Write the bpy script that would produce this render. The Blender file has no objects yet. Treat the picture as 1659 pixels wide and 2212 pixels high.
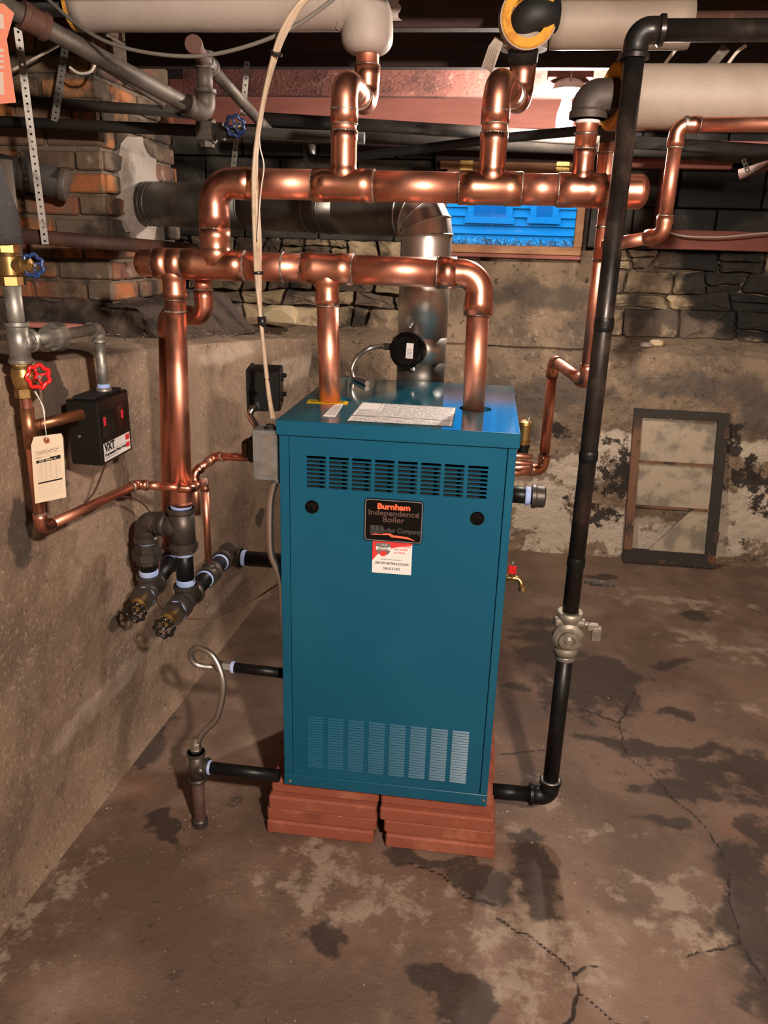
import bpy, math, random
import numpy as np
from mathutils import Vector, Matrix, noise
V = Vector
PI = math.pi
random.seed(7)
SC = bpy.context.scene
COL = SC.collection

# ------------------------------------------------------------------ camera
BZ = 0.172                                   # top of the paver stack = underside of the boiler jacket
CAM = V((0.456342401, -1.70209091, 1.38274123 + BZ))
ya, pa, ra = 0.120926885, -0.330311576, -0.0297437258
FPX = 1678.39
def _rz(a): return Matrix.Rotation(a, 3, 'Z')
MC = Matrix.Rotation(ya, 3, 'Z') @ Matrix.Rotation(pa, 3, 'X') @ Matrix.Rotation(ra, 3, 'Y')
cam_d = bpy.data.cameras.new('camera')
cam = bpy.data.objects.new('camera', cam_d); COL.objects.link(cam)
rt, fw, up = MC @ V((1, 0, 0)), MC @ V((0, 1, 0)), MC @ V((0, 0, 1))
m4 = Matrix((rt, up, -fw)).transposed().to_4x4(); m4.translation = CAM
cam.matrix_world = m4
cam_d.sensor_fit = 'VERTICAL'; cam_d.sensor_height = 36.0; cam_d.lens = FPX / 2212 * 36
cam_d.clip_start = 0.02; cam_d.clip_end = 100
SC.camera = cam
def P(px, py, x=None, y=None, z=None):
    """world point on a plane x=, y= or z= that a feature surveyed at (px, py) stands on"""
    d = MC @ V(((px - 829.5) / FPX, 1, -(py - 1106) / FPX))
    if x is not None: t = (x - CAM.x) / d.x
    elif y is not None: t = (y - CAM.y) / d.y
    else: t = (z - CAM.z) / d.z
    return CAM + d * t

# ------------------------------------------------------------------ world, exposure, lights
w = bpy.data.worlds.new('world'); SC.world = w; w.use_nodes = True
bg = w.node_tree.nodes['Background']
bg.inputs[0].default_value = (0.020, 0.40, 1.0, 1); bg.inputs[1].default_value = 6.5
SC.view_settings.view_transform = 'Standard'; SC.view_settings.look = 'None'
SC.view_settings.gamma = 1.0; SC.view_settings.use_curve_mapping = False
SC.view_settings.exposure = 0.2
BULB_STRENGTH = 1350.0
def point(name, loc, energy, col, r):
    l = bpy.data.lights.new(name, 'POINT'); l.energy = energy; l.color = col; l.shadow_soft_size = r
    o = bpy.data.objects.new(name, l); COL.objects.link(o); o.location = loc; return o
FRONT = V((1.0, -1.95, 2.02))
point('ceiling_bulb_light', FRONT, 300, (1.0, 0.84, 0.71), 0.05)

# ------------------------------------------------------------------ materials

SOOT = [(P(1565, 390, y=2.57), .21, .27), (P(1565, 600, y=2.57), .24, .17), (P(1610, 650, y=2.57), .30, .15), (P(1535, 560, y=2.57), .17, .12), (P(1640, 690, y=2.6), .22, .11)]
MATS = {}
def mat(name, base, layers=(), rough=0.7, metal=0.0, bumps=(), rvar=None, emit=None, attr=None, coat=0, spec=None,
        objrand=None, stretch=None, glass=False, alpha=None, soot=False):
    m = bpy.data.materials.new(name); m.use_nodes = True; MATS[name] = m
    nt = m.node_tree; N = nt.nodes; L = nt.links
    b = N['Principled BSDF']
    b.inputs['Roughness'].default_value = rough; b.inputs['Metallic'].default_value = metal
    if spec is not None: b.inputs['Specular IOR Level'].default_value = spec
    if coat: b.inputs['Coat Weight'].default_value = coat; b.inputs['Coat Roughness'].default_value = 0.08
    tc = N.new('ShaderNodeTexCoord'); co = tc.outputs['Object']
    if stretch:
        mp = N.new('ShaderNodeMapping'); mp.inputs['Scale'].default_value = stretch
        L.new(co, mp.inputs[0]); co = mp.outputs[0]
    oi = N.new('ShaderNodeObjectInfo'); mu = N.new('ShaderNodeMath'); mu.operation = 'MULTIPLY'
    mu.inputs[1].default_value = 17.3; L.new(oi.outputs['Random'], mu.inputs[0])
    def nz(scale, detail=4, rg=0.55, dist=0.0):
        n = N.new('ShaderNodeTexNoise'); n.noise_dimensions = '4D'
        n.inputs['Scale'].default_value = scale; n.inputs['Detail'].default_value = detail
        n.inputs['Roughness'].default_value = rg; n.inputs['Distortion'].default_value = dist
        L.new(co, n.inputs['Vector']); L.new(mu.outputs[0], n.inputs['W'])
        return n.outputs['Fac']
    def ss(f, lo, hi):
        r = N.new('ShaderNodeMapRange'); r.interpolation_type = 'SMOOTHSTEP'
        r.inputs['From Min'].default_value = lo; r.inputs['From Max'].default_value = hi
        L.new(f, r.inputs['Value']); return r.outputs[0]
    def math_(op, a, bb):
        r = N.new('ShaderNodeMath'); r.operation = op
        for i, v in enumerate((a, bb)):
            if isinstance(v, (int, float)): r.inputs[i].default_value = v
            else: L.new(v, r.inputs[i])
        return r.outputs[0]
    def mix(fac, a, c):
        x = N.new('ShaderNodeMix'); x.data_type = 'RGBA'
        if isinstance(fac, (int, float)): x.inputs[0].default_value = fac
        else: L.new(fac, x.inputs[0])
        for i, v in ((6, a), (7, c)):
            if isinstance(v, tuple): x.inputs[i].default_value = (*v, 1)
            else: L.new(v, x.inputs[i])
        return x.outputs[2]
    cur = base
    if objrand:
        cr = N.new('ShaderNodeValToRGB'); cr.color_ramp.interpolation = 'CONSTANT'
        el = cr.color_ramp.elements
        while len(el) < len(objrand): el.new(0.5)
        for i, c in enumerate(objrand): el[i].position = i / len(objrand); el[i].color = (*c, 1)
        L.new(oi.outputs['Random'], cr.inputs[0]); cur = cr.outputs[0]
    for ly in layers:                       # (colour, scale, lo, hi, detail[, amount[, same field across the parts of a thing]])
        c, s, lo, hi = ly[:4]; det = ly[4] if len(ly) > 4 else 5
        f = nz(s, det, 0.6)
        if len(ly) > 6: nt.links.remove(f.node.inputs['W'].links[0])
        f = ss(f, lo, hi)
        if len(ly) > 5: f = math_('MULTIPLY', f, ly[5])
        cur = mix(f, cur, c)
    if attr:                                 # [(channel, colour, noise scale, noise amount, lo, hi)]
        at = N.new('ShaderNodeAttribute'); at.attribute_name = 'mask'
        sp = N.new('ShaderNodeSeparateColor'); L.new(at.outputs['Color'], sp.inputs[0])
        for (ch, c, s, amt, lo, hi, *mx) in attr:
            n = math_('MULTIPLY', math_('SUBTRACT', nz(s, 9, 0.70), 0.5), amt)
            f = ss(math_('ADD', sp.outputs[ch], n), lo, hi)
            if mx: f = math_('MULTIPLY', f, mx[0])
            cur = mix(f, cur, c)
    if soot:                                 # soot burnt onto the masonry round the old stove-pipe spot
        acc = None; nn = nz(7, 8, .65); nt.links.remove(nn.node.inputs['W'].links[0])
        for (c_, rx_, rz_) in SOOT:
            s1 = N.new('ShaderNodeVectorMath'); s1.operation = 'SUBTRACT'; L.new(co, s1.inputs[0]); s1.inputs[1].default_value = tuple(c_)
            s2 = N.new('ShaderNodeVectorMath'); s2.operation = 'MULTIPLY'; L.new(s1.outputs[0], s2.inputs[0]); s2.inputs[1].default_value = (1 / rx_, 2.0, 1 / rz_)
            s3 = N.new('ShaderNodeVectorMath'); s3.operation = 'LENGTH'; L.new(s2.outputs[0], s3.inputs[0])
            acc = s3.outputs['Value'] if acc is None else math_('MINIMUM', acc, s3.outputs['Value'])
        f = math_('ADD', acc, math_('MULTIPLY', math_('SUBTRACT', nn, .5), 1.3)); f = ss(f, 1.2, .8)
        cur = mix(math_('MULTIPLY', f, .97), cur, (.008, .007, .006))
    if isinstance(cur, tuple): b.inputs['Base Color'].default_value = (*cur, 1)
    else: L.new(cur, b.inputs['Base Color'])
    if rvar:
        f = nz(rvar[0], 5); r = N.new('ShaderNodeMapRange'); L.new(f, r.inputs['Value'])
        r.inputs['From Min'].default_value = 0.35; r.inputs['From Max'].default_value = 0.65
        r.inputs['To Min'].default_value = rvar[1]; r.inputs['To Max'].default_value = rvar[2]
        L.new(r.outputs[0], b.inputs['Roughness'])
    prev = None
    for (s, st, dist, det) in bumps:
        bp = N.new('ShaderNodeBump'); bp.inputs['Strength'].default_value = st; bp.inputs['Distance'].default_value = dist
        L.new(nz(s, det, 0.65), bp.inputs['Height'])
        if prev: L.new(prev, bp.inputs['Normal'])
        prev = bp.outputs[0]
    if prev: L.new(prev, b.inputs['Normal'])
    if emit:
        b.inputs['Emission Color'].default_value = (*emit[0], 1); b.inputs['Emission Strength'].default_value = emit[1]
    if glass:
        b.inputs['Transmission Weight'].default_value = glass; b.inputs['IOR'].default_value = 1.45
    if alpha is not None:
        for n_ in list(N):
            pass
        tr = N.new('ShaderNodeBsdfTransparent'); mxs = N.new('ShaderNodeMixShader')
        mxs.inputs[0].default_value = alpha; out = N['Material Output']
        L.new(tr.outputs[0], mxs.inputs[1]); L.new(b.outputs[0], mxs.inputs[2]); L.new(mxs.outputs[0], out.inputs[0])
    return m

copper = mat('copper', (0.86, 0.385, 0.265), [((0.70, 0.255, 0.17), 9, 0.42, 0.66, 5, 0.75), ((0.78, 0.42, 0.24), 5, 0.58, 0.74, 4, 0.5),
        ((0.34, 0.14, 0.09), 26, 0.66, 0.78, 6, 0.6)], rough=0.4, metal=1.0, rvar=(11, 0.37, 0.50))
copper_f = mat('copper_fitting', (0.78, 0.335, 0.225), [((0.66, 0.36, 0.18), 7, 0.50, 0.70, 5, 0.65), ((0.46, 0.17, 0.125), 11, 0.46, 0.68, 6, 0.75)],
        rough=0.33, metal=1.0, rvar=(9, 0.28, 0.44))
copper_old = mat('aged_copper', (0.42, 0.19, 0.10), [((0.20, 0.09, 0.05), 20, 0.45, 0.65, 5)], rough=0.42, metal=0.9)
solder = mat('solder', (0.34, 0.30, 0.26), [((0.13, 0.08, 0.06), 60, 0.45, 0.6, 3)], rough=0.5, metal=0.6, bumps=[(150, .5, .001, 2)])
black_iron = mat('black_iron_pipe', (0.005, 0.005, 0.005), [((0.022, 0.016, 0.013), 18, 0.6, 0.75, 6)], spec=.3, rough=0.42, metal=0.0, rvar=(30, 0.35, 0.5))
old_pipe = mat('weathered_black_pipe', (0.022, 0.017, 0.015), [((0.10, 0.065, 0.048), 10, 0.5, 0.75, 6), ((0.012, 0.011, 0.011), 4, 0.5, 0.6, 3)],
        rough=0.4, metal=0.45, rvar=(24, 0.3, 0.55))
iron_fit = mat('malleable_iron_fitting', (0.075, 0.064, 0.056), [((0.14, 0.11, 0.09), 16, 0.5, 0.75, 6)], rough=0.46, metal=0.6, bumps=[(220, .25, .001, 3)])
dope = mat('thread_sealant', (0.30, 0.42, 0.74), [((0.42, 0.50, 0.74), 30, 0.45, 0.6, 4), ((0.12, 0.16, 0.28), 45, 0.60, 0.7, 3)], rough=0.6, bumps=[(90, .5, .001, 3)])
galv = mat('galvanised_steel', (0.30, 0.285, 0.255), [((0.14, 0.125, 0.10), 16, 0.45, 0.68, 6), ((0.42, 0.40, 0.37), 40, 0.58, 0.7, 3)],
        rough=0.48, metal=0.75, rvar=(20, .38, .6))
old_galv = mat('dirty_galvanised_pipe', (0.125, 0.103, 0.085), [((0.055, 0.044, 0.036), 9, 0.42, 0.62, 6), ((0.25, 0.22, 0.2), 30, 0.62, 0.75, 4)], rough=0.6, metal=0.45,
        bumps=[(120, .3, .001, 4)])
dark_pipe = mat('sooty_pipe', (0.028, 0.023, 0.019), [((0.06, 0.048, 0.038), 8, 0.5, 0.7, 6)], rough=0.75, metal=0.1, bumps=[(100, .3, .001, 4)])
rust_pipe = mat('rust_brown_pipe', (0.105, 0.045, 0.03), [((0.06, 0.03, 0.022), 9, 0.42, 0.6, 6), ((0.16, 0.08, 0.055), 30, 0.6, 0.75, 4)], rough=0.7,
        bumps=[(100, .25, .001, 4)])
brass = mat('brass', (0.50, 0.33, 0.13), [((0.26, 0.15, 0.07), 22, 0.45, 0.68, 5)], rough=0.36, metal=0.95)
steel = mat('stainless_flue_steel', (0.64, 0.61, 0.57), [((0.52, 0.49, 0.46), 5, 0.4, 0.7, 5)], rough=0.36, metal=1.0, rvar=(8, .33, .44))
dull_steel = mat('dull_flue_steel', (0.17, 0.165, 0.15), [((0.10, 0.095, 0.085), 6, 0.4, 0.65, 6), ((0.27, 0.26, 0.23), 26, 0.62, 0.75, 4)], rough=0.42, metal=0.8, rvar=(14, .34, .55))
flex_steel = mat('flexible_conduit_steel', (0.75, 0.71, 0.66), rough=0.33, metal=1.0)
zinc = mat('zinc_box_steel', (0.26, 0.255, 0.245), [((0.20, 0.195, 0.185), 30, 0.45, 0.65, 4)], rough=0.42, metal=0.55)
teal = mat('teal_enamel', (0.005, 0.078, 0.140), [((0.007, 0.088, 0.152), 3, 0.4, 0.7, 3)], rough=0.30, spec=0.35)
teal_top = mat('teal_enamel_lid', (0.012, 0.115, 0.165), rough=0.1, spec=0.9, coat=1.0)
black_gloss = mat('black_gloss_plastic', (0.003, 0.003, 0.003), rough=0.10, spec=.4)
black_matte = mat('black_matte', (0.010, 0.010, 0.010), rough=0.6)
void = mat('dark_interior', (0.004, 0.004, 0.004), rough=0.9)
black_box = mat('black_painted_steel', (0.007, 0.0065, 0.006), rough=0.32, spec=.35)
white_p = mat('white_label', (0.72, 0.68, 0.66), rough=0.5)
grey_print = mat('grey_print', (0.16, 0.15, 0.15), rough=0.6)
black_print = mat('black_print', (0.012, 0.011, 0.011), rough=0.6)
red_print = mat('red_print', (0.60, 0.035, 0.03), rough=0.5)
orange_print = mat('orange_print', (0.85, 0.14, 0.06), rough=0.4)
dim_print = mat('dim_grey_print', (0.10, 0.055, 0.045), rough=0.45)
badge_grey = mat('badge_grey_print', (0.055, 0.05, 0.05), rough=0.4)
yellow_s = mat('yellow_sticker', (0.85, 0.55, 0.01), rough=0.35)
manila = mat('manila_card', (0.74, 0.60, 0.44), rough=0.7)
eyelet_m = mat('red_brown_eyelet', (0.30, 0.09, 0.04), rough=0.6)
string_m = mat('white_string', (0.70, 0.66, 0.62), rough=0.8)
red_pl = mat('red_handle_enamel', (0.62, 0.015, 0.015), rough=0.25, coat=0.5)
blue_pl = mat('blue_handle_enamel', (0.012, 0.035, 0.13), rough=0.3, coat=0.5, rvar=(40, .2, .5))
black_enamel = mat('black_handle_enamel', (0.006, 0.006, 0.006), rough=0.2, coat=0.6)
brick_new = mat('terracotta_paver', (0.26, 0.068, 0.036), [((0.42, 0.15, 0.09), 9, 0.50, 0.72, 6, 0.7), ((0.16, 0.035, 0.022), 5, 0.55, 0.70, 6, 0.8), ((0.5, .28, .2), 70, .66, .74, 3, .5)],
        rough=0.82, bumps=[(120, .5, .0015, 5)])
brick_old = mat('old_chimney_brick', None, [((0.17, 0.12, 0.075), 10, 0.44, 0.58, 8, 0.9, 'g'), ((0.34, 0.27, 0.21), 16, 0.60, 0.70, 7, .85, 'g'), ((0.030, 0.022, 0.017), 4.5, 0.48, 0.60, 6, 0.9, 'g')], rough=0.9, bumps=[(60, .9, .006, 7)],
        objrand=[(0.38, 0.125, 0.045), (0.17, 0.085, 0.055), (0.14, 0.10, 0.07), (0.42, 0.16, 0.055), (0.12, 0.075, 0.055), (0.24, 0.09, 0.05), (0.15, .11, .08)])
mortar = mat('dirty_mortar', (0.16, 0.12, 0.085), [((0.30, 0.25, 0.2), 22, 0.58, 0.72, 6), ((0.035, 0.026, 0.02), 4.5, 0.47, 0.6, 7, .9, 'g')], rough=0.95, bumps=[(50, 1, .006, 7)])
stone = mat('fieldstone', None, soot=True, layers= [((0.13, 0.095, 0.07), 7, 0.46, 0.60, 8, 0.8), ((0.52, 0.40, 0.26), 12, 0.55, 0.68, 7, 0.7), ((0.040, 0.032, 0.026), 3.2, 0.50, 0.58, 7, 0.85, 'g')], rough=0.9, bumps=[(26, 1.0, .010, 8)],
        objrand=[(0.50, 0.38, 0.23), (0.27, 0.19, 0.12), (0.55, 0.42, 0.26), (0.13, 0.10, 0.075), (0.30, 0.22, 0.14), (0.20, 0.15, 0.11), (0.36, 0.28, 0.18)])
stone_tan = mat('pale_loose_stone', (0.52, 0.40, 0.24), [((0.5, 0.3, 0.1), 8, 0.5, 0.65, 5), ((0.62, .54, .44), 20, .55, .7, 5)], rough=0.9, bumps=[(60, .6, .003, 6)])
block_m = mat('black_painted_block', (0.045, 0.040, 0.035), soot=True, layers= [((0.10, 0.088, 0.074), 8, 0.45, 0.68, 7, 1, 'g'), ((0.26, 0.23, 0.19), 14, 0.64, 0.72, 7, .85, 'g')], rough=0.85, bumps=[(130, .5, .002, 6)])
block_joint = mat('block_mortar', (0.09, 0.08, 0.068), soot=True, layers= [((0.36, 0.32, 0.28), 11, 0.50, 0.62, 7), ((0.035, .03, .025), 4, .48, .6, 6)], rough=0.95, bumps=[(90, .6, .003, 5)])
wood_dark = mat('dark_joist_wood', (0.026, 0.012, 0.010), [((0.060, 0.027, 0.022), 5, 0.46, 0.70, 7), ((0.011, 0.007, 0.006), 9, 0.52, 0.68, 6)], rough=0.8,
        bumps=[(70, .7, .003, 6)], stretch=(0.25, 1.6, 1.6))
wood_rough = mat('rough_sawn_red_wood', (0.19, 0.070, 0.056), [((0.075, 0.030, 0.025), 10, 0.45, 0.66, 7), ((0.26, 0.13, 0.11), 60, 0.58, 0.7, 3)], rough=0.85,
        bumps=[(110, 1.0, .006, 4)], stretch=(0.6, 1, 1))
wood_pink = mat('red_brown_sill_wood', (0.36, 0.125, 0.095), [((0.24, 0.08, 0.06), 5, 0.42, 0.66, 6), ((0.11, .05, .04), 12, .62, .74, 6)], rough=0.75, bumps=[(60, .4, .002, 5)], stretch=(0.2, 1.4, 1.4))
pine = mat('pine_sash_wood', (0.42, 0.20, 0.085), [((0.28, 0.12, 0.05), 12, 0.45, 0.62, 5)], rough=0.6, stretch=(0.25, 1, 1))
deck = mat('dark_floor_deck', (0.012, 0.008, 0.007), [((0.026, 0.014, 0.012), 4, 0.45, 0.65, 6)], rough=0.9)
sash_wood = mat('weathered_sash_paint', (0.026, 0.021, 0.016), [((0.22, 0.18, 0.13), 75, 0.64, 0.70, 3), ((0.16, 0.06, 0.03), 7, 0.60, 0.68, 5)], rough=0.8, bumps=[(90, .4, .002, 5)])
sash_rot = mat('rotten_sash_stile', (0.17, 0.085, 0.05), [((0.055, 0.035, 0.025), 12, 0.48, 0.58, 6), ((0.30, .15, .08), 22, .6, .7, 5)], rough=0.9, bumps=[(60, .9, .004, 6)], stretch=(1, 1, .3))
jacket_w = mat('white_insulation_jacket', (0.42, 0.355, 0.31), [((0.35, 0.285, 0.245), 4, 0.4, 0.66, 6), ((0.34, 0.25, 0.18), 16, 0.64, 0.74, 6, .6)], rough=0.6, bumps=[(45, .45, .003, 4)])
jacket_t = mat('tan_insulation_jacket', (0.33, 0.265, 0.215), [((0.26, 0.20, 0.155), 5, 0.4, 0.66, 6), ((0.22, 0.14, 0.09), 18, 0.66, 0.74, 5, .7)], rough=0.6, bumps=[(40, .45, .003, 4)])
fiber = mat('yellow_fibreglass', (0.70, 0.34, 0.045), [((0.5, 0.2, 0.03), 30, 0.45, 0.65, 6)], rough=0.95, bumps=[(110, 1, .004, 6)])
foam = mat('black_foam_insulation', (0.045, 0.042, 0.045), [((0.10, .09, .09), 90, .58, .7, 3)], rough=0.95, bumps=[(160, 1, .004, 4)])
cable_b = mat('beige_cable_sheath', (0.50, 0.38, 0.27), [((0.36, .26, .18), 30, .5, .7, 4)], rough=0.5)
cable_g = mat('grey_cable_sheath', (0.16, 0.14, 0.12), rough=0.6)
cable_w = mat('white_cable_sheath', (0.62, 0.55, 0.48), rough=0.5)
tie_m = mat('black_cable_tie', (0.01, 0.01, 0.01), rough=0.4)
strap_m = mat('perforated_hanger_steel', (0.24, 0.225, 0.205), [((0.12, 0.11, 0.1), 25, .5, .66, 5)], rough=0.5, metal=0.6)
porcelain = mat('white_porcelain', (0.66, 0.60, 0.56), rough=0.35)
bulb_m = mat('lit_bulb', (1, 1, 1), emit=((1.0, 0.86, 0.74), BULB_STRENGTH), rough=0.5)
poster_o = mat('orange_poster_paper', (0.72, 0.24, 0.15), rough=0.7)
poster_w = mat('poster_print_panel', (0.62, 0.48, 0.40), rough=0.7)
siding_m = mat('pale_house_siding', (0.28, 0.36, 0.42), rough=0.7)
house_glass = mat('house_window_glass', (0.16, 0.22, 0.30), rough=0.2)
grass_m = mat('frosted_grass', (0.34, 0.40, 0.42), [((0.72, 0.76, 0.78), 30, 0.45, 0.58, 4)], rough=0.9)
ground_m = mat('garden_soil', (0.10, 0.11, 0.09), rough=0.95)
glass_m = mat('window_glass', (0.0, 0.0, 0.0), rough=0.02, alpha=0.22)
dusty_glass = mat('dusty_old_glass', (0.50, 0.41, 0.30), [((0.26, 0.22, 0.17), 9, 0.45, 0.60, 9)], rough=0.5, alpha=0.72)
red_led = mat('red_indicator_lens', (0.30, 0.01, 0.02), rough=0.2, emit=((1, .03, .06), .25))
brass_plate = mat('brass_hinge_plate', (0.68, 0.44, 0.14), rough=0.35, metal=0.9)

wall_low = mat('stained_parged_concrete', (0.33, 0.235, 0.155), [((0.19, 0.135, 0.095), 4.5, 0.44, 0.62, 9), ((0.50, 0.37, 0.25), 22, 0.54, 0.70, 8, .8), ((0.09, .065, .045), 32, .56, .66, 9, .85), ((0.11, .085, .065), 2.6, .54, .66, 8, .65), ((.6, .48, .36), 75, .60, .70, 6, .7)],
        rough=0.92, bumps=[(20, 1.0, .030, 9), (110, 1.0, .008, 6)],
        attr=[(0, (0.74, 0.62, 0.49), 13, 2.4, 0.36, 0.60, 0.9), (2, (0.105, 0.085, 0.070), 6, 1.3, 0.38, 0.80, 0.8), (1, (0.028, 0.022, 0.018), 12, 3.4, 0.42, 0.56, 0.95)])
wall_left_m = mat('grainy_cast_concrete', (0.275, 0.188, 0.128), [((0.165, 0.112, 0.078), 3.2, 0.43, 0.64, 8), ((0.42, 0.31, 0.22), 85, 0.52, 0.68, 6, .75), ((0.09, .062, .045), 60, .58, .70, 7, .8), ((0.15, .10, .07), 9, .56, .68, 8, .7)],
        rough=0.92, bumps=[(16, .7, .012, 8), (170, .9, .004, 5)],
        attr=[(0, (0.44, 0.34, 0.26), 14, 0.9, 0.5, 0.75, 0.6), (1, (0.055, 0.04, 0.03), 16, 1.2, 0.5, 0.62, 0.85)])
bench_m = mat('dusty_bench_rubble', (0.27, 0.19, 0.13), [((0.12, 0.085, 0.06), 8, 0.45, 0.62, 8), ((0.40, 0.31, 0.22), 30, 0.58, 0.70, 6)], rough=0.95, bumps=[(40, 1, .010, 8)])
floor_m = mat('old_basement_concrete', (0.185, 0.116, 0.083), [((0.105, 0.066, 0.047), 2.4, 0.42, 0.62, 9, .9), ((0.27, 0.19, 0.14), 4, 0.52, 0.70, 9, .75), ((0.21, .10, .055), 2.8, .58, .72, 6, .5), ((0.055, .036, .028), 14, .60, .70, 8, .8), ((0.04, .028, .022), 48, .66, .73, 5, .8),
        ((0.46, .38, .31), 95, .66, .72, 4, .7), ((0.05, .035, .027), 90, .64, .70, 5, .7)],
        rough=0.6, bumps=[(14, .6, .012, 9), (120, .6, .003, 6)], rvar=(4, 0.40, 0.75),
        attr=[(2, (0.35, 0.27, 0.205), 14, 2.9, 0.42, 0.80, 0.72), (0, (0.034, 0.024, 0.019), 8, 1.5, 0.46, 0.66, 0.85), (1, (0.018, 0.012, 0.010), 60, 0.06, 0.925, 0.96, 0.92)])

# ------------------------------------------------------------------ geometry accumulator
def frame(d):
    d = d.normalized(); a = V((0, 0, 1)) if abs(d.z) < 0.9 else V((1, 0, 0))
    u = d.cross(a).normalized(); return u, d.cross(u).normalized()
class G:
    def __init__(s): s.v = []; s.f = []; s.s = []; s.mi = []; s.m = 0
    def add(s, vs, fs, smooth=False):
        o = len(s.v); s.v += [tuple(v) for v in vs]
        for f in fs: s.f.append(tuple(i + o for i in f)); s.s.append(smooth); s.mi.append(s.m)
        return s
    def sweep(s, pts, r, n=20, caps=True, smooth=True, flat=False):
        pts = [V(p) for p in pts]; k = len(pts)
        rs = list(r) if isinstance(r, (list, tuple)) else [r] * k
        T = []
        for i in range(k):
            a = pts[min(i + 1, k - 1)] - pts[max(i - 1, 0)]
            T.append(a.normalized() if a.length > 1e-9 else T[-1])
        u, v = frame(T[0]); vs = []
        for i in range(k):
            if i:
                q = T[i - 1].rotation_difference(T[i]); u = q @ u; v = q @ v
            for j in range(n):
                t = 2 * PI * j / n; vs.append(pts[i] + (u * math.cos(t) + v * math.sin(t)) * rs[i])
        fs = []
        for i in range(k - 1):
            for j in range(n):
                a, b = i * n + j, i * n + (j + 1) % n; fs.append((a, b, b + n, a + n))
        s.add(vs, fs, smooth)
        if caps:
            o = len(s.v) - k * n
            s.f.append(tuple(o + j for j in range(n))[::-1]); s.s.append(False); s.mi.append(s.m)
            s.f.append(tuple(o + (k - 1) * n + j for j in range(n))); s.s.append(False); s.mi.append(s.m)
        return s
    def lathe(s, o, d, prof, n=24, smooth=False):
        """prof: (distance along d, radius)"""
        o = V(o); d = V(d).normalized()
        # duplicate points give sharp rims: each segment is its own band
        u, v = frame(d)
        for (a, ra_), (b, rb_) in zip(prof[:-1], prof[1:]):
            vs = []
            for (h, rr) in ((a, ra_), (b, rb_)):
                for j in range(n):
                    t = 2 * PI * j / n; vs.append(o + d * h + (u * math.cos(t) + v * math.sin(t)) * rr)
            s.add(vs, [(j, (j + 1) % n, (j + 1) % n + n, j + n) for j in range(n)], True)
        for (h, rr), fl in ((prof[0], True), (prof[-1], False)):
            if rr > 1e-6:
                vs = [o + d * h + (u * math.cos(2 * PI * j / n) + v * math.sin(2 * PI * j / n)) * rr for j in range(n)]
                s.add(vs, [tuple(range(n))[::-1] if fl else tuple(range(n))])
        return s
    def box(s, c, h, X=None, Y=None, Z=None, bev=0.0):
        """centre, half sizes, optional axes, bevelled edges"""
        X = V(X or (1, 0, 0)).normalized(); Y = V(Y or (0, 1, 0)).normalized(); Z = V(Z).normalized() if Z else X.cross(Y).normalized()
        c = V(c); b = min(bev, min(h) * 0.49)
        if b <= 0:
            vs = [c + X * (h[0] * i) + Y * (h[1] * j) + Z * (h[2] * k) for i in (-1, 1) for j in (-1, 1) for k in (-1, 1)]
            return s.add(vs, [(0, 1, 3, 2), (4, 6, 7, 5), (0, 4, 5, 1), (2, 3, 7, 6), (0, 2, 6, 4), (1, 5, 7, 3)])
        vs = []; idx = {}
        for i in (-1, 1):
            for j in (-1, 1):
                for k in (-1, 1):
                    for ax in range(3):
                        q = [i * (h[0] - b), j * (h[1] - b), k * (h[2] - b)]
                        q[ax] = (i, j, k)[ax] * h[ax]
                        idx[(i, j, k, ax)] = len(vs); vs.append(c + X * q[0] + Y * q[1] + Z * q[2])
        fs = []
        I = lambda i, j, k, a: idx[(i, j, k, a)]
        for sg in (-1, 1):
            fs.append([I(sg, -1, -1, 0), I(sg, 1, -1, 0), I(sg, 1, 1, 0), I(sg, -1, 1, 0)][::sg])
            fs.append([I(-1, sg, -1, 1), I(-1, sg, 1, 1), I(1, sg, 1, 1), I(1, sg, -1, 1)][::sg])
            fs.append([I(-1, -1, sg, 2), I(1, -1, sg, 2), I(1, 1, sg, 2), I(-1, 1, sg, 2)][::sg])
        for a in (-1, 1):
            for bb in (-1, 1):
                fs.append([I(a, bb, -1, 0), I(a, bb, -1, 1), I(a, bb, 1, 1), I(a, bb, 1, 0)])
                fs.append([I(a, -1, bb, 0), I(a, -1, bb, 2), I(a, 1, bb, 2), I(a, 1, bb, 0)])
                fs.append([I(-1, a, bb, 1), I(-1, a, bb, 2), I(1, a, bb, 2), I(1, a, bb, 1)])
                for cc in (-1, 1): fs.append([I(a, bb, cc, 0), I(a, bb, cc, 1), I(a, bb, cc, 2)])
        return s.add(vs, [tuple(f) for f in fs])
    def quad(s, a, b, c, d): return s.add([a, b, c, d], [(0, 1, 2, 3)])
    def prism(s, poly, n_):
        """polygon of world points extruded by vector n_"""
        n_ = V(n_); k = len(poly); vs = [V(p) for p in poly] + [V(p) + n_ for p in poly]
        fs = [tuple(range(k)), tuple(range(k, 2 * k))[::-1]] + [(i, i + k, (i + 1) % k + k, (i + 1) % k) for i in range(k)]
        return s.add(vs, fs)
    def ball(s, c, r, n=14, sc=(1, 1, 1)):
        c = V(c); vs = [c + V((0, 0, r * sc[2]))]; fs = []; m_ = n // 2
        for i in range(1, m_):
            a = PI * i / m_
            for j in range(n):
                t = 2 * PI * j / n
                vs.append(c + V((r * sc[0] * math.sin(a) * math.cos(t), r * sc[1] * math.sin(a) * math.sin(t), r * sc[2] * math.cos(a))))
        vs.append(c - V((0, 0, r * sc[2])))
        for j in range(n): fs.append((0, 1 + j, 1 + (j + 1) % n))
        for i in range(m_ - 2):
            for j in range(n):
                a, b = 1 + i * n + j, 1 + i * n + (j + 1) % n; fs.append((a, a + n, b + n, b))
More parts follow.
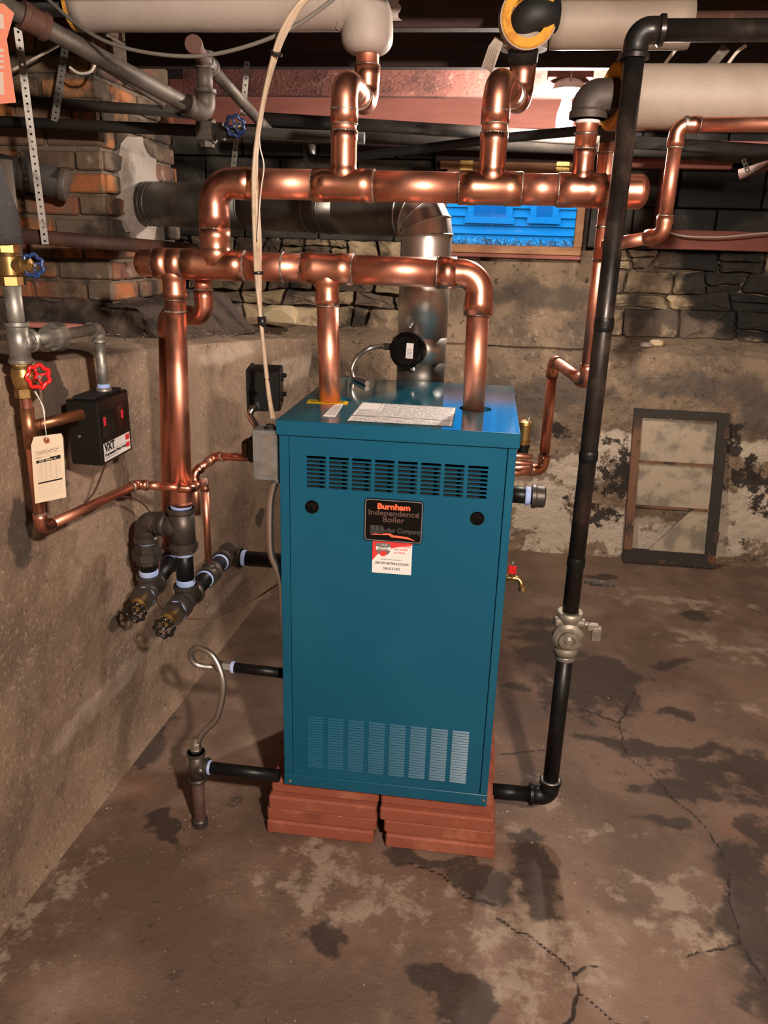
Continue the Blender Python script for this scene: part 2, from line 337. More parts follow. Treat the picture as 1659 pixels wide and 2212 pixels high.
        e = len(vs) - 1; o = 1 + (m_ - 2) * n
        for j in range(n): fs.append((e, o + (j + 1) % n, o + j))
        return s.add(vs, fs, True)
    def obj(s, name, mats, parent=None, recalc=True):
        return mkobj(name, s.v, s.f, mats, parent, s.s, s.mi, recalc)
def mkobj(name, vs, fs, mats, parent=None, smooth=None, mi=None, recalc=True, arr=False):
    off = ROOT.get(parent.name, V((0, 0, 0))) if parent else V((0, 0, 0))
    if not arr: vs = [(v[0] - off.x, v[1] - off.y, v[2] - off.z) for v in vs]
    me = bpy.data.meshes.new(name); me.from_pydata(vs, [], fs)
    if smooth is not None: me.polygons.foreach_set('use_smooth', [bool(a) for a in smooth])
    mats = mats if isinstance(mats, (list, tuple)) else [mats]
    for m in mats: me.materials.append(m)
    if mi is not None and len(mats) > 1: me.polygons.foreach_set('material_index', mi)
    if recalc:
        import bmesh
        bm = bmesh.new(); bm.from_mesh(me); bmesh.ops.recalc_face_normals(bm, faces=bm.faces); bm.to_mesh(me); bm.free()
    me.update()
    o = bpy.data.objects.new(name, me); COL.objects.link(o)
    if parent: o.parent = parent; ROOT[o.name] = off
    else: ROOT[o.name] = V((0, 0, 0))
    return o
ROOT = {}
def thing(name, label, cat, loc=(0, 0, 0), group=None):
    o = bpy.data.objects.new(name, None); COL.objects.link(o); o.location = loc; o.empty_display_size = 0.05
    o['label'] = label; o['category'] = cat
    if group: o['group'] = group
    ROOT[o.name] = V(loc); return o
def tag(o, label, cat, group=None):
    o['label'] = label; o['category'] = cat
    if group: o['group'] = group
    return o
def struct(o): o['kind'] = 'structure'; return o
def lab(o, t): o['label'] = t; return o

def fillet(pts, R, n=8):
    pts = [V(p) for p in pts]; out = [pts[0]]
    for i in range(1, len(pts) - 1):
        a = (pts[i - 1] - pts[i]); b = (pts[i + 1] - pts[i]); la, lb = a.length, b.length; a.normalize(); b.normalize()
        th = PI - a.angle(b)
        if th < 0.02: out.append(pts[i]); continue
        t = min(R * math.tan(th / 2), la * 0.49, lb * 0.49); rr = t / math.tan(th / 2)
        c = pts[i] + (a + b).normalized() * (rr / math.cos(th / 2))
        p0, p1 = pts[i] + a * t, pts[i] + b * t
        q0, q1 = (p0 - c), (p1 - c)
        for k in range(n + 1):
            f = k / n; out.append(c + q0.slerp(q1, f) if False else c + (q0 * (math.sin((1 - f) * th) / math.sin(th)) + q1 * (math.sin(f * th) / math.sin(th))) if th < PI - .05 else pts[i])
    out.append(pts[-1]); return out
def spline(pts, n=8):
    pts = [V(p) for p in pts]; k = len(pts); out = []
    for i in range(k - 1):
        p0, p1, p2, p3 = pts[max(i - 1, 0)], pts[i], pts[i + 1], pts[min(i + 2, k - 1)]
        for j in range(n):
            t = j / n; out.append(0.5 * ((2 * p1) + (p2 - p0) * t + (2 * p0 - 5 * p1 + 4 * p2 - p3) * t * t + (3 * p1 - p0 - 3 * p2 + p3) * t ** 3))
    out.append(pts[-1]); return out

def ring(par, c, d, r, wdt=0.005, m=None, name='solder_joint'):
    d = V(d).normalized(); g = G()
    g.lathe(V(c) - d * wdt / 2, d, [(0, r), (wdt * .25, r + .0016), (wdt * .75, r + .0016), (wdt, r)], 24)
    return g.obj(name, m or solder, par)
def pipe_seg(par, a, b, r, m, name='pipe', n=28):
    return G().sweep([a, b], r, n).obj(name, m, par)
def elbow(par, p, din, dout, r, m, copper_=True, rings=True, Rm=None):
    din = V(din).normalized(); dout = V(dout).normalized(); p = V(p)
    th = din.angle(dout); R = (Rm or (2.0 if copper_ else 1.75)) * r
    t = R * math.tan(th / 2); cup = 1.0 * r if copper_ else 0.75 * r
    pts = fillet([p - din * (t + cup), p, p + dout * (t + cup)], R, 12)
    k = len(pts); g = G()
    if copper_:
        rs = [r + .0026] * k
        pts2 = [pts[0], p - din * (t + .15 * cup)] + pts[1:-1] + [p + dout * (t + .15 * cup), pts[-1]]
        rs = [r + .0032, r + .0032] + [r + .0016] * (k - 2) + [r + .0032, r + .0032]
        g.sweep(pts2, rs, 28)
        o = g.obj('elbow', m, par)
        if rings:
            ring(o, p - din * (t + cup), din, r + .0014); ring(o, p + dout * (t + cup), dout, r + .0014)
    else:
        g.sweep(pts, r * 1.22, 26)
        for e, d in ((p - din * (t + cup), din), (p + dout * (t + cup), -dout)):
            g.lathe(e, d, [(0, r * 1.05), (0, r * 1.42), (.42 * r, r * 1.42), (.6 * r, r * 1.22)], 26)
        o = g.obj('elbow', m, par)
    return o, t + cup
def copper_line(par, pts, r, m=None, mf=None, rings=True, n=24):
    pts = [V(p) for p in pts]; m = m or copper; mf = mf or copper_f; cut = [0] * len(pts)
    for i in range(1, len(pts) - 1):
        _, c = elbow(par, pts[i], pts[i] - pts[i - 1], pts[i + 1] - pts[i], r, mf, True, rings); cut[i] = c
    for i in range(len(pts) - 1):
        d = (pts[i + 1] - pts[i]); L_ = d.length; d.normalize()
        a, b = pts[i] + d * max(cut[i] - .006, 0), pts[i + 1] - d * max(cut[i + 1] - .006, 0)
        if (b - a).dot(d) > .002: pipe_seg(par, a, b, r, m, n=n)
def iron_line(par, pts, r, m=None, mf=None):
    pts = [V(p) for p in pts]; m = m or black_iron; mf = mf or iron_fit; cut = [0] * len(pts)
    for i in range(1, len(pts) - 1):
        _, c = elbow(par, pts[i], pts[i] - pts[i - 1], pts[i + 1] - pts[i], r, mf, False); cut[i] = c
    for i in range(len(pts) - 1):
        d = (pts[i + 1] - pts[i]).normalized()
        a, b = pts[i] + d * max(cut[i] - .008, 0), pts[i + 1] - d * max(cut[i + 1] - .008, 0)
        if (b - a).dot(d) > .002: pipe_seg(par, a, b, r, m)
def tee(par, c, rd, hl, bd, bl, r, rb=None, m=None, copper_=True, rings=True, h2=None):
    """run direction rd, half length hl (h2 backwards), branch direction bd, length bl"""
    c = V(c); rd = V(rd).normalized(); bd = V(bd).normalized(); rb = rb or r; h2 = h2 or hl; g = G()
    if copper_:
        e = .0032
        g.sweep([c - rd * h2, c - rd * (h2 - r), c - rd * (h2 - r - .008), c + rd * (hl - r - .008), c + rd * (hl - r), c + rd * hl],
                [r + e, r + e, r + .0018, r + .0018, r + e, r + e], 28)
        # branch with a flared root
        g.sweep([c, c + bd * (r * .8), c + bd * (r * 1.02), c + bd * (r * 1.12), c + bd * (r * 1.3), c + bd * (bl - rb * .8), c + bd * (bl - rb * .8 + .006), c + bd * bl],
                [rb * 1.1, rb * 1.14, rb * 1.12, rb * 1.06, rb + .0015, rb + .0015, rb + e, rb + e], 28)
        o = g.obj('tee', m or copper_f, par)
        if rings:
            ring(o, c - rd * h2, rd, r + .0016); ring(o, c + rd * hl, rd, r + .0016); ring(o, c + bd * bl, bd, rb + .0016)
    else:
        g.sweep([c - rd * h2, c + rd * hl], r * 1.25, 28); g.sweep([c, c + bd * r * 1.4, c + bd * bl], [rb * 1.4, rb * 1.25, rb * 1.22], 28)
        for e, d in ((c - rd * h2, rd), (c + rd * hl, -rd)):
            g.lathe(e, d, [(0, r * 1.05), (0, r * 1.45), (.4 * r, r * 1.45), (.6 * r, r * 1.25)], 28)
        g.lathe(c + bd * bl, -bd, [(0, rb * 1.05), (0, rb * 1.45), (.4 * rb, rb * 1.45), (.6 * rb, rb * 1.22)], 28)
        o = g.obj('tee', m or iron_fit, par)
    return o
def cap(par, c, d, r, m=None):
    d = V(d).normalized(); c = V(c); e = r + .0032; L_ = 1.2 * r
    pr = [(0, e), (L_, e)] + [(L_ + r * .62 * math.sin(a), e * math.cos(a)) for a in (.25, .5, .75, 1.0, 1.25, 1.5)]
    return G().lathe(c, d, pr, 28).obj('end_cap', m or copper_f, par)
def dope_ring(par, c, d, r, wd=.014):
    d = V(d).normalized(); return ring(par, c, d, r + .0012, wd, dope, 'sealant_band')
def hexnut(par, c, d, r, h, m, name='hex_nut', n=6):
    d = V(d).normalized(); u, v = frame(d); c = V(c)
    po = [c - d * h / 2 + (u * math.cos(2 * PI * j / n) + v * math.sin(2 * PI * j / n)) * r for j in range(n)]
    return G().prism(po, d * h).obj(name, m, par)
def handwheel(par, c, d, R, m, lobes=8, name='handwheel'):
    d = V(d).normalized(); u, v = frame(d); c = V(c); g = G(); n = lobes * 6
    rim = [c + (u * math.cos(2 * PI * j / n) + v * math.sin(2 * PI * j / n)) * (R * (0.90 + 0.10 * math.cos(lobes * 2 * PI * j / n))) for j in range(n)]
    g.sweep(rim + [rim[0]], R * .17, 10, caps=False)
    for j in range(4):
        t = 2 * PI * j / 4 + .3; e = c + (u * math.cos(t) + v * math.sin(t)) * R * .85
        g.sweep([c - d * R * .1, e], R * .11, 8)
    g.lathe(c - d * R * .25, d, [(0, R * .3), (R * .35, R * .26)], 16)
    o = g.obj(name, m, par)
    hexnut(o, c + d * R * .18, d, R * .16, R * .2, zinc, 'wheel_nut')
    return o
def corrugated(par, pts, r, m, name, pitch=.006, amp=.14, n=14):
    pts = spline(pts, 14); L_ = [0]
    for a, b in zip(pts[:-1], pts[1:]): L_.append(L_[-1] + (b - a).length)
    tot = L_[-1]; k = int(tot / (pitch / 2)); out = []; rs = []; j = 0
    for i in range(k + 1):
        s_ = tot * i / k
        while j < len(L_) - 2 and L_[j + 1] < s_: j += 1
        f = (s_ - L_[j]) / max(L_[j + 1] - L_[j], 1e-9); out.append(pts[j].lerp(pts[j + 1], f)); rs.append(r * (1 + (amp if i % 2 else -amp)))
    return G().sweep(out, rs, n).obj(name, m, par)
def text(par, body, size, m, o, X, Y, align='CENTER', sx=1.0, bold=0.0, name='lettering', ext=.0003):
    cu = bpy.data.curves.new('txt', 'FONT'); cu.body = body; cu.size = size; cu.align_x = align; cu.align_y = 'CENTER'
    cu.offset = bold; cu.extrude = ext; cu.resolution_u = 3
    t = bpy.data.objects.new('txt', cu); COL.objects.link(t)
    dg = bpy.context.evaluated_depsgraph_get(); me = bpy.data.meshes.new_from_object(t.evaluated_get(dg))
    bpy.data.objects.remove(t); bpy.data.curves.remove(cu)
    X = V(X).normalized(); Y = V(Y).normalized(); Z = X.cross(Y); off = ROOT[par.name]
    for v in me.vertices:
        c = v.co.copy(); v.co = V(o) + X * (c.x * sx) + Y * c.y + Z * c.z - off
    me.materials.clear(); me.materials.append(m); me.name = name
    ob = bpy.data.objects.new(name, me); COL.objects.link(ob); ob.parent = par; ROOT[ob.name] = off
    return ob

# numpy noise for displaced grids
def fbm(x, y, sc, octv=5, seed=0, gain=.55):
    rng = np.random.RandomState(seed); tab = rng.rand(256, 256); out = 0; amp = 1; tot = 0
    for k in range(octv):
        fx, fy = x * sc + 13.7 * k, y * sc + 7.1 * k
        ix, iy = np.floor(fx).astype(int), np.floor(fy).astype(int); u, v = fx - ix, fy - iy
        u = u * u * (3 - 2 * u); v = v * v * (3 - 2 * v)
        g = lambda i, j: tab[(i) % 256, (j) % 256]
        out = out + amp * ((g(ix, iy) * (1 - u) + g(ix + 1, iy) * u) * (1 - v) + (g(ix, iy + 1) * (1 - u) + g(ix + 1, iy + 1) * u) * v)
        tot += amp; amp *= gain; sc *= 2.03
    return out / tot - .5
def grid_obj(name, Pg, m, parent=None, mask=None, smooth=True):
    """Pg: (a, b, 3) array of points"""
    a, b, _ = Pg.shape; vs = Pg.reshape(-1, 3)
    ii = np.arange(a * b).reshape(a, b)
    fs = np.stack([ii[:-1, :-1], ii[1:, :-1], ii[1:, 1:], ii[:-1, 1:]], -1).reshape(-1, 4)
    me = bpy.data.meshes.new(name); nf = len(fs)
    me.vertices.add(a * b); me.vertices.foreach_set('co', vs.astype(np.float32).ravel())
    me.loops.add(nf * 4); me.loops.foreach_set('vertex_index', fs.ravel().astype(np.int32))
    me.polygons.add(nf); me.polygons.foreach_set('loop_start', np.arange(0, nf * 4, 4, dtype=np.int32))
    me.polygons.foreach_set('loop_total', np.full(nf, 4, dtype=np.int32))
    me.polygons.foreach_set('use_smooth', np.full(nf, smooth))
    me.update(calc_edges=True); me.materials.append(m)
    if mask is not None:
        at = me.attributes.new('mask', 'FLOAT_COLOR', 'POINT')
        mk = np.concatenate([mask.reshape(-1, 3), np.ones((a * b, 1))], 1); at.data.foreach_set('color', mk.astype(np.float32).ravel())
    o = bpy.data.objects.new(name, me); COL.objects.link(o)
    if parent: o.parent = parent; ROOT[o.name] = V((0, 0, 0))
    else: ROOT[o.name] = V((0, 0, 0))
    return o
def blob(A, Bv, c, rx, ry, soft=.35):
    """soft ellipse value 1 inside, 0 outside"""
    d = np.sqrt(((A - c[0]) / rx) ** 2 + ((Bv - c[1]) / ry) ** 2); return np.clip((1 + soft - d) / (2 * soft), 0, 1)
# ------------------------------------------------------------------ floor
def fpt(px, py): return P(px, py, z=0)
xs = np.concatenate([np.linspace(-2.0, -.7, 20)[:-1], np.arange(-.7, 2.6, .0085), np.linspace(2.6, 3.1, 10)[1:]])
ys = np.concatenate([np.linspace(-4.6, -.75, 60)[:-1], np.arange(-.75, 2.5, .0085)])
X, Y = np.meshgrid(xs, ys, indexing='ij')
h = fbm(X, Y, 1.3, 4, 3) * .012 + fbm(X, Y, 14, 4, 4) * .003
ext = np.clip((1.2 - np.abs(X - .4)) * 3, 0, 1) * np.clip((.8 - np.abs(Y - .2)) * 3, 0, 1)
h = h - h.max() * 0
h = np.minimum(h, .002)
def wob(sc, a, seed): return fbm(X, Y, sc, 4, seed) * a, fbm(X, Y, sc, 4, seed + 9) * a
wx, wy = wob(5, .26, 5)
def fb(px, py, rx, ry, soft=.85, a=1.0):
    c = fpt(px, py); return a * blob(X + wx, Y + wy, (c.x, c.y), rx, ry, soft)
mx = np.maximum
damp = 0 * X
for b_ in [(1160, 1372, .15, .13), (1285, 1480, .20, .22), (1200, 1440, .12, .16), (1560, 1655, .20, .10), (1400, 1762, .065, .05), (1440, 1430, .08, .05),
           (1125, 1860, .07, .16), (1610, 1880, .10, .12), (1630, 1810, .08, .10), (945, 2165, .09, .10), (885, 2130, .07, .06), (1655, 2060, .06, .22),
           (1640, 1990, .06, .1), (960, 1840, .09, .04), (1010, 1880, .06, .05), (1100, 1475, .05, .05), (1330, 1600, .10, .05), (1480, 1610, .12, .04),
           (380, 1790, .05, .03), (690, 1990, .05, .04), (1475, 1560, .05, .04), (1310, 1250, .08, .05), (1480, 1330, .05, .06), (310, 1600, .12, .12), (1500, 1700, .15, .06)]:
    damp = mx(damp, fb(b_[0], b_[1], b_[2] * 1.22, b_[3] * 1.22))
damp = damp * .9
dust = 0 * X
for b_ in [(700, 1890, .22, .10), (1270, 1790, .06, .025), (1090, 1790, .04, .15), (660, 1820, .05, .05), (1430, 1300, .35, .10), (1100, 1990, .20, .15), (1060, 2110, .12, .14),
           (840, 1950, .15, .08), (1560, 1390, .25, .10), (1180, 1700, .08, .05), (1500, 2000, .16, .12), (1640, 1540, .15, .05), (560, 1290, .10, .10), (60, 1990, .08, .3), (300, 1560, .06, .3)]:
    dust = mx(dust, fb(*b_, soft=1.3, a=.8))
def segd(pl, A, Bv):
    d = np.full(A.shape, 9.)
    for (x0, y0), (x1, y1) in zip(pl[:-1], pl[1:]):
        ux, uy = x1 - x0, y1 - y0; l2 = ux * ux + uy * uy
        t = np.clip(((A - x0) * ux + (Bv - y0) * uy) / l2, 0, 1)
        d = np.minimum(d, np.hypot(A - x0 - t * ux, Bv - y0 - t * uy))
    return d
cx_, cy_ = fbm(X, Y, 9, 4, 31) * .05, fbm(X, Y, 9, 4, 33) * .05
cr = np.full(X.shape, 9.)
for pl in [[(1085, 1975), (1110, 2000), (1150, 2022), (1200, 2070), (1235, 2110), (1245, 2150), (1290, 2180), (1330, 2212)],
           [(1235, 2110), (1260, 2090), (1290, 2085)], [(1245, 2150), (1230, 2200), (1190, 2240)],
           [(1575, 1890), (1580, 1950), (1600, 2030), (1640, 2090), (1659, 2130)], [(1440, 1700), (1500, 1760), (1540, 1810), (1560, 1850)],
           [(1085, 1630), (1150, 1618), (1200, 1618)], [(1440, 1700), (1370, 1650), (1330, 1560), (1375, 1490)],
           [(880, 1860), (960, 1885), (1010, 1930), (1080, 1950)], [(1240, 1530), (1330, 1560)], [(1480, 2060), (1540, 2050), (1600, 2035)]]:
    cr = np.minimum(cr, segd([tuple(fpt(*q).xy) for q in pl], X + cx_, Y + cy_))
crk = 1 - np.clip(cr / .07, 0, 1)
h = h - np.exp(-(cr / .006) ** 2) * .003
floor = struct(grid_obj('floor', np.stack([X, Y, h], -1), floor_m, mask=np.stack([damp, crk, dust], -1)))
struct(G().box((.55, -1, -.12), (2.6, 3.75, .10)).obj('floor_slab', mortar))

# ------------------------------------------------------------------ left wall: battered concrete bench
st = []
for (yy, bx, px, py, zz) in [(-4.6, -.75, None, -.70, 1.33), (-2.6, -.70, None, -.66, 1.33), (-1.2, -.64, None, -.60, 1.32), (-.39, -.60, None, -.545, 1.31), (-.1, -.585, None, -.53, 1.29), (.16, -.575, None, -.52, 1.265),
                             (.87, -.548, None, -.52, 1.215), (1.25, -.53, None, -.468, 1.19), (1.6, -.51, None, -.40, 1.165), (1.97, -.44, None, -.345, 1.125)]:
    st.append((yy, bx, py, zz))
st = np.array(st)
yy = np.concatenate([np.linspace(-4.6, -1.0, 60)[:-1], np.arange(-1.0, 1.97, .010)])
bx = np.interp(yy, st[:, 0], st[:, 1]); tx = np.interp(yy, st[:, 0], st[:, 2]); tz = np.interp(yy, st[:, 0], st[:, 3])
# end return round the corner
prof = np.linspace(0, 1, 100)
rows = []
tt = prof[None, :]
Zg = -.03 + (tz[:, None] + .03) * tt
Xg = bx[:, None] + (tx - bx)[:, None] * tt ** 1.3
Yg = np.repeat(yy[:, None], 100, 1)
rough = fbm(Yg, Zg, 2.2, 5, 11) * .035 + fbm(Yg, Zg, 16, 4, 12) * .008
Xg = Xg + rough * np.clip(tt * 6, 0, 1) * 1.0
Xg[:, -6:] -= np.linspace(0, .02, 6)[None, :] ** 1.0
toe = np.exp(-Zg / .035) * .03
Xg = Xg + toe
m_l = 0 * Zg; m_d = 0 * Zg
def wl(px, py, ry_, rz_, a=1.0, soft=.5):
    c = P(px, py, x=-.54); return a * blob(Yg, Zg, (c.y, c.z), ry_, rz_, soft)
for b_ in [(480, 1285, .3, .05), (560, 800, .5, .1), (215, 790, .15, .03), (470, 760, .4, .05), (250, 1500, .5, .06)]: m_l = mx(m_l, wl(*b_, a=.7))
for b_ in [(262, 1350, .04, .03), (60, 1150, .05, .10), (540, 1115, .06, .05), (110, 900, .06, .25), (540, 850, .04, .06)]: m_d = mx(m_d, wl(*b_, a=.8))
# bench top continues from the arris to the left
topn = 30
tl = np.linspace(0, 1, topn)[1:]
TX = Xg[:, -1:] + (-1.98 - Xg[:, -1:]) * tl[None, :] ** 1.6
TZ = Zg[:, -1:] + .03 * tl[None, :] + fbm(TX, np.repeat(yy[:, None], topn - 1, 1), 7, 5, 21) * .035 * np.clip(tl * 6, 0, 1)[None, :]
TY = np.repeat(yy[:, None], topn - 1, 1)
Xa, Ya, Za = np.concatenate([Xg, TX], 1), np.concatenate([Yg, TY], 1), np.concatenate([Zg, TZ], 1)
# the end return: repeat last row stepping left
ne = 34
ex = np.linspace(0, 1, ne)[1:]
Xe = Xa[-1][None, :] + (-1.1 - Xa[-1][None, :]).clip(None, 0) * ex[:, None]
Ye = 1.97 + fbm(Xe, np.repeat(Za[-1][None, :], ne - 1, 0), 6, 4, 8) * .04 * np.clip(ex * 5, 0, 1)[:, None] + .02 * ex[:, None]
Ze = np.repeat(Za[-1][None, :], ne - 1, 0)
Xa, Ya, Za = np.concatenate([Xa, Xe]), np.concatenate([Ya, Ye]), np.concatenate([Za, Ze])
M_ = np.zeros(Xa.shape + (3,)); M_[:Yg.shape[0], :100, 0] = m_l; M_[:Yg.shape[0], :100, 1] = m_d
M_[:, 100:, 1] = .15
wall_left = struct(grid_obj('wall_left', np.stack([Xa, Ya, Za], -1), wall_left_m, mask=M_))
struct(G().box((-2.05, -1, 1.2), (.07, 3.7, 1.3)).obj('wall_outer_left', mortar))
struct(G().box((3.1, -1, 1.2), (.06, 3.75, 1.3)).obj('wall_right', wall_left_m))
struct(G().box((.5, -4.66, 1.2), (2.6, .06, 1.3)).obj('wall_front', mortar))

# dark rubble shelf under the chimney
xs2 = np.linspace(-1.95, -.56, 110); ts = np.linspace(0, 1, 60)
A_, T_ = np.meshgrid(xs2, ts, indexing='ij')
prz = np.interp(T_, [0, .3, 1], [1.19, 1.335, 1.345]); pry = np.interp(T_, [0, .3, 1], [.90, .97, 1.9])
fall = np.clip((-.60 - A_) * 6, 0, 1)
nz_ = fbm(A_, T_, 9, 5, 41)
prz = 1.17 + (prz - 1.17) * fall + nz_ * .06 * np.clip(T_ * 5, 0, 1); pry = pry + fbm(A_, T_, 7, 4, 42) * .10
rub_m = mat('dark_rubble', (0.085, 0.060, 0.045), [((0.17, 0.11, 0.075), 14, .52, .68, 7), ((0.03, .022, .018), 7, .5, .62, 6)], rough=.95, bumps=[(45, 1, .01, 8)])
shelf = grid_obj('rubble_shelf', np.stack([A_, pry, prz], -1), rub_m, wall_left); shelf['kind'] = 'stuff'

# ------------------------------------------------------------------ back wall
xs3 = np.arange(-1.35, 3.05, .0125)
prof_y = [(0, 2.335), (.5, 2.335), (1.04, 2.36), (1.085, 2.39), (1.10, 2.44), (1.13, 2.60), (1.15, 2.635)]
tt = np.linspace(0, 1, 150)
zz_ = np.concatenate([np.linspace(-.02, 1.04, 95), np.linspace(1.05, 1.15, 25), np.linspace(1.16, 1.56, 36)])
yb = np.interp(zz_, [-.02, .9, 1.04, 1.075, 1.10, 1.13, 1.15, 1.16, 1.56], [2.33, 2.335, 2.36, 2.385, 2.44, 2.56, 2.61, 2.615, 2.63])
A_, Z_ = np.meshgrid(xs3, zz_, indexing='ij')
Yb = np.repeat(yb[None, :], len(xs3), 0)
# smooth parging below the window
pg = np.clip((A_ - .14) / .05, 0, 1) * np.clip((1.06 - A_) / .05, 0, 1)
ypg = np.interp(zz_, [-.02, .9, 1.04, 1.10, 1.20, 1.26, 1.56], [2.33, 2.335, 2.36, 2.40, 2.44, 2.465, 2.49])[None, :]
Yb = Yb * (1 - pg) + ypg * pg
Yb = Yb + fbm(A_, Z_, 1.8, 5, 51) * .05 + fbm(A_, Z_, 13, 5, 52) * .022
Yb = Yb - .022 * (Z_ < 1.225 + fbm(A_, Z_, 4, 5, 57) * .10) * (Z_ > 1.09) * pg - .012 * (Z_ < 1.075 + fbm(A_, Z_, 3, 4, 58) * .05)
Zb = Z_ + fbm(A_, Z_, 3, 4, 53) * .03 * ((Z_ > 1.0) & (Z_ < 1.3))
mw = np.zeros(A_.shape + (3,))
def wb(px, py, rx, rz, a=1.0, soft=.5):
    c = P(px, py, y=2.335); return a * blob(A_ + fbm(A_, Z_, 6, 4, 61) * .12, Z_ + fbm(A_, Z_, 6, 4, 62) * .12, (c.x, c.z), rx, rz, soft)
for b_ in [(1180, 1110, .2, .28), (1350, 1150, .45, .12), (1330, 960, .14, .10), (1600, 1120, .3, .2), (1250, 1010, .15, .12), (1640, 980, .14, .08), (1500, 1180, .4, .06)]:
    mw[..., 0] = mx(mw[..., 0], wb(*b_, a=.72))
for b_ in [(1330, 1010, .15, .16), (1440, 1075, .14, .05), (1250, 1085, .09, .05), (1600, 1000, .10, .14), (1640, 1060, .12, .12), (1300, 1120, .10, .05), (1580, 940, .1, .06), (1600, 700, .3, .05), (1215, 930, .05, .04)]:
    mw[..., 1] = mx(mw[..., 1], wb(*b_, a=.58))
for b_ in [(1180, 850, .5, .14), (1500, 830, .5, .10), (1180, 640, .4, .08), (1130, 930, .1, .10), (1640, 900, .15, .2)]:
    mw[..., 2] = mx(mw[..., 2], wb(*b_, a=.75))
wall_back = struct(grid_obj('wall_back', np.stack([A_, Yb, Zb], -1), wall_low, mask=mw))

# masonry above: core behind the stones and blocks, with an opening for the window
WX0, WX1, WZ0, WZ1 = .17, .905, 1.525, 1.975
g = G()
def bx2(x0, x1, y0, y1, z0, z1): g.box(((x0 + x1) / 2, (y0 + y1) / 2, (z0 + z1) / 2), ((x1 - x0) / 2, (y1 - y0) / 2, (z1 - z0) / 2))
bx2(-2.1, WX0, 2.64, 2.78, 1.0, 2.12); bx2(WX1, 3.1, 2.64, 2.78, 1.0, 2.12); bx2(WX0, WX1, 2.50, 2.78, 1.0, WZ0); bx2(WX0, WX1, 2.64, 2.78, WZ1, 2.12)
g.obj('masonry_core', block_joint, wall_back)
# painted concrete blocks, one by one
bl = .39; bh = .19
for r_ in range(3):
    z0 = 1.575 + r_ * .20; z1 = min(z0 + bh, 2.11)
    x_ = -2.05 + (.2 if r_ % 2 else 0)
    while x_ < 3.0:
        a, b = x_, x_ + bl; x_ += .40
        segs = [(a, b)]
        if z0 < WZ1 + .03:
            segs = []
            if a < WX0 - .03: segs.append((a, min(b, WX0 - .03)))
            if b > WX1 + .03: segs.append((max(a, WX1 + .03), b))
        for (p_, q_) in segs:
            if q_ - p_ < .03: continue
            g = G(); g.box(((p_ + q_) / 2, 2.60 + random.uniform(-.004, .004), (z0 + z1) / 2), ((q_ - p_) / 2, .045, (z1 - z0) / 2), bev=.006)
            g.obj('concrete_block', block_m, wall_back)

# fieldstones laid in rough courses
def stone_cell(q, yf, m, par, dep=.05, name='fieldstone'):
    """q: four corners (x, z) bl, br, tr, tl shared with the neighbours; the stone fills them up to a thin joint"""
    cx = sum(p_[0] for p_ in q) / 4; cz = sum(p_[1] for p_ in q) / 4; gap = random.uniform(.0025, .006); base = []
    for i in range(4):
        a, b = q[i], q[(i + 1) % 4]; L_ = math.hypot(b[0] - a[0], b[1] - a[1]); c_ = min(random.uniform(.004, .020), L_ * .22)
        f0, f1 = c_ / L_, 1 - min(random.uniform(.004, .020), L_ * .22) / L_
        for f in (f0, random.uniform(.35, .65), f1):
            x, z = a[0] + (b[0] - a[0]) * f, a[1] + (b[1] - a[1]) * f; d = math.hypot(x - cx, z - cz); k = max(.5, 1 - (gap + (random.uniform(0, .008) if f not in (f0, f1) else 0)) / d)
            base.append((cx + (x - cx) * k, cz + (z - cz) * k))
    n = len(base); g = G(); vs = []
    off = random.uniform(-.014, .014); tx_, tz_ = random.uniform(-.07, .07), random.uniform(-.16, .16)
    for (k, d) in [(1.0, dep), (.995, .008), (.93, -.004), (.5, -.008)]:
        for (a, b) in base:
            j_ = .0035 if k < .99 else .0; jy = random.uniform(-.006, .006) if k < .99 else 0
            vs.append((cx + (a - cx) * k + random.uniform(-j_, j_), yf + off + d + jy + (a - cx) * tx_ + (b - cz) * tz_, cz + (b - cz) * k + random.uniform(-j_, j_)))
    vs.append((cx, yf + off - .010, cz)); fs = []
    for i in range(3):
        for j in range(n): fs.append((i * n + j, i * n + (j + 1) % n, (i + 1) * n + (j + 1) % n, (i + 1) * n + j))
    for j in range(n): fs.append((3 * n + j, 3 * n + (j + 1) % n, 4 * n))
    g.add(vs, fs); return g.obj(name, m, par)
def courses(x0, x1, z0, z1, yf, hs, wr, seed):
    random.seed(seed); zs = [z0]; i = 0
    while zs[-1] < z1 - .05: zs.append(min(zs[-1] + hs[i % len(hs)] * random.uniform(.85, 1.15), z1)); i += 1
    zs[-1] = z1
    def jz(x, k): return zs[k] + (0 if k in (0, len(zs) - 1) else noise.noise(V((x * 4.2, k * 7.7, seed))) * .030 + noise.noise(V((x * 13, k * 3.1, seed))) * .010)
    for k in range(len(zs) - 1):
        x = x0 + random.uniform(-.1, 0)
        jx = random.uniform(-.02, .02)
        while x < x1:
            wd = random.uniform(*wr); jn = random.uniform(-.025, .025)
            bl, br, tr, tl = (x - jx, jz(x - jx, k)), (x + wd - jn, jz(x + wd - jn, k)), (x + wd + jn, jz(x + wd + jn, k + 1)), (x + jx, jz(x + jx, k + 1))
            if random.random() < .30 and tl[1] - bl[1] > .085:
                f = random.uniform(.35, .65); f2 = f + random.uniform(-.1, .1)
                ml = (bl[0] + (tl[0] - bl[0]) * f, bl[1] + (tl[1] - bl[1]) * f); mr = (br[0] + (tr[0] - br[0]) * f2, br[1] + (tr[1] - br[1]) * f2)
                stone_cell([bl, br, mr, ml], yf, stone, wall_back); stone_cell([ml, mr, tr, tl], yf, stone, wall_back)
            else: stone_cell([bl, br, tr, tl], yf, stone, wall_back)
            x += wd; jx = jn
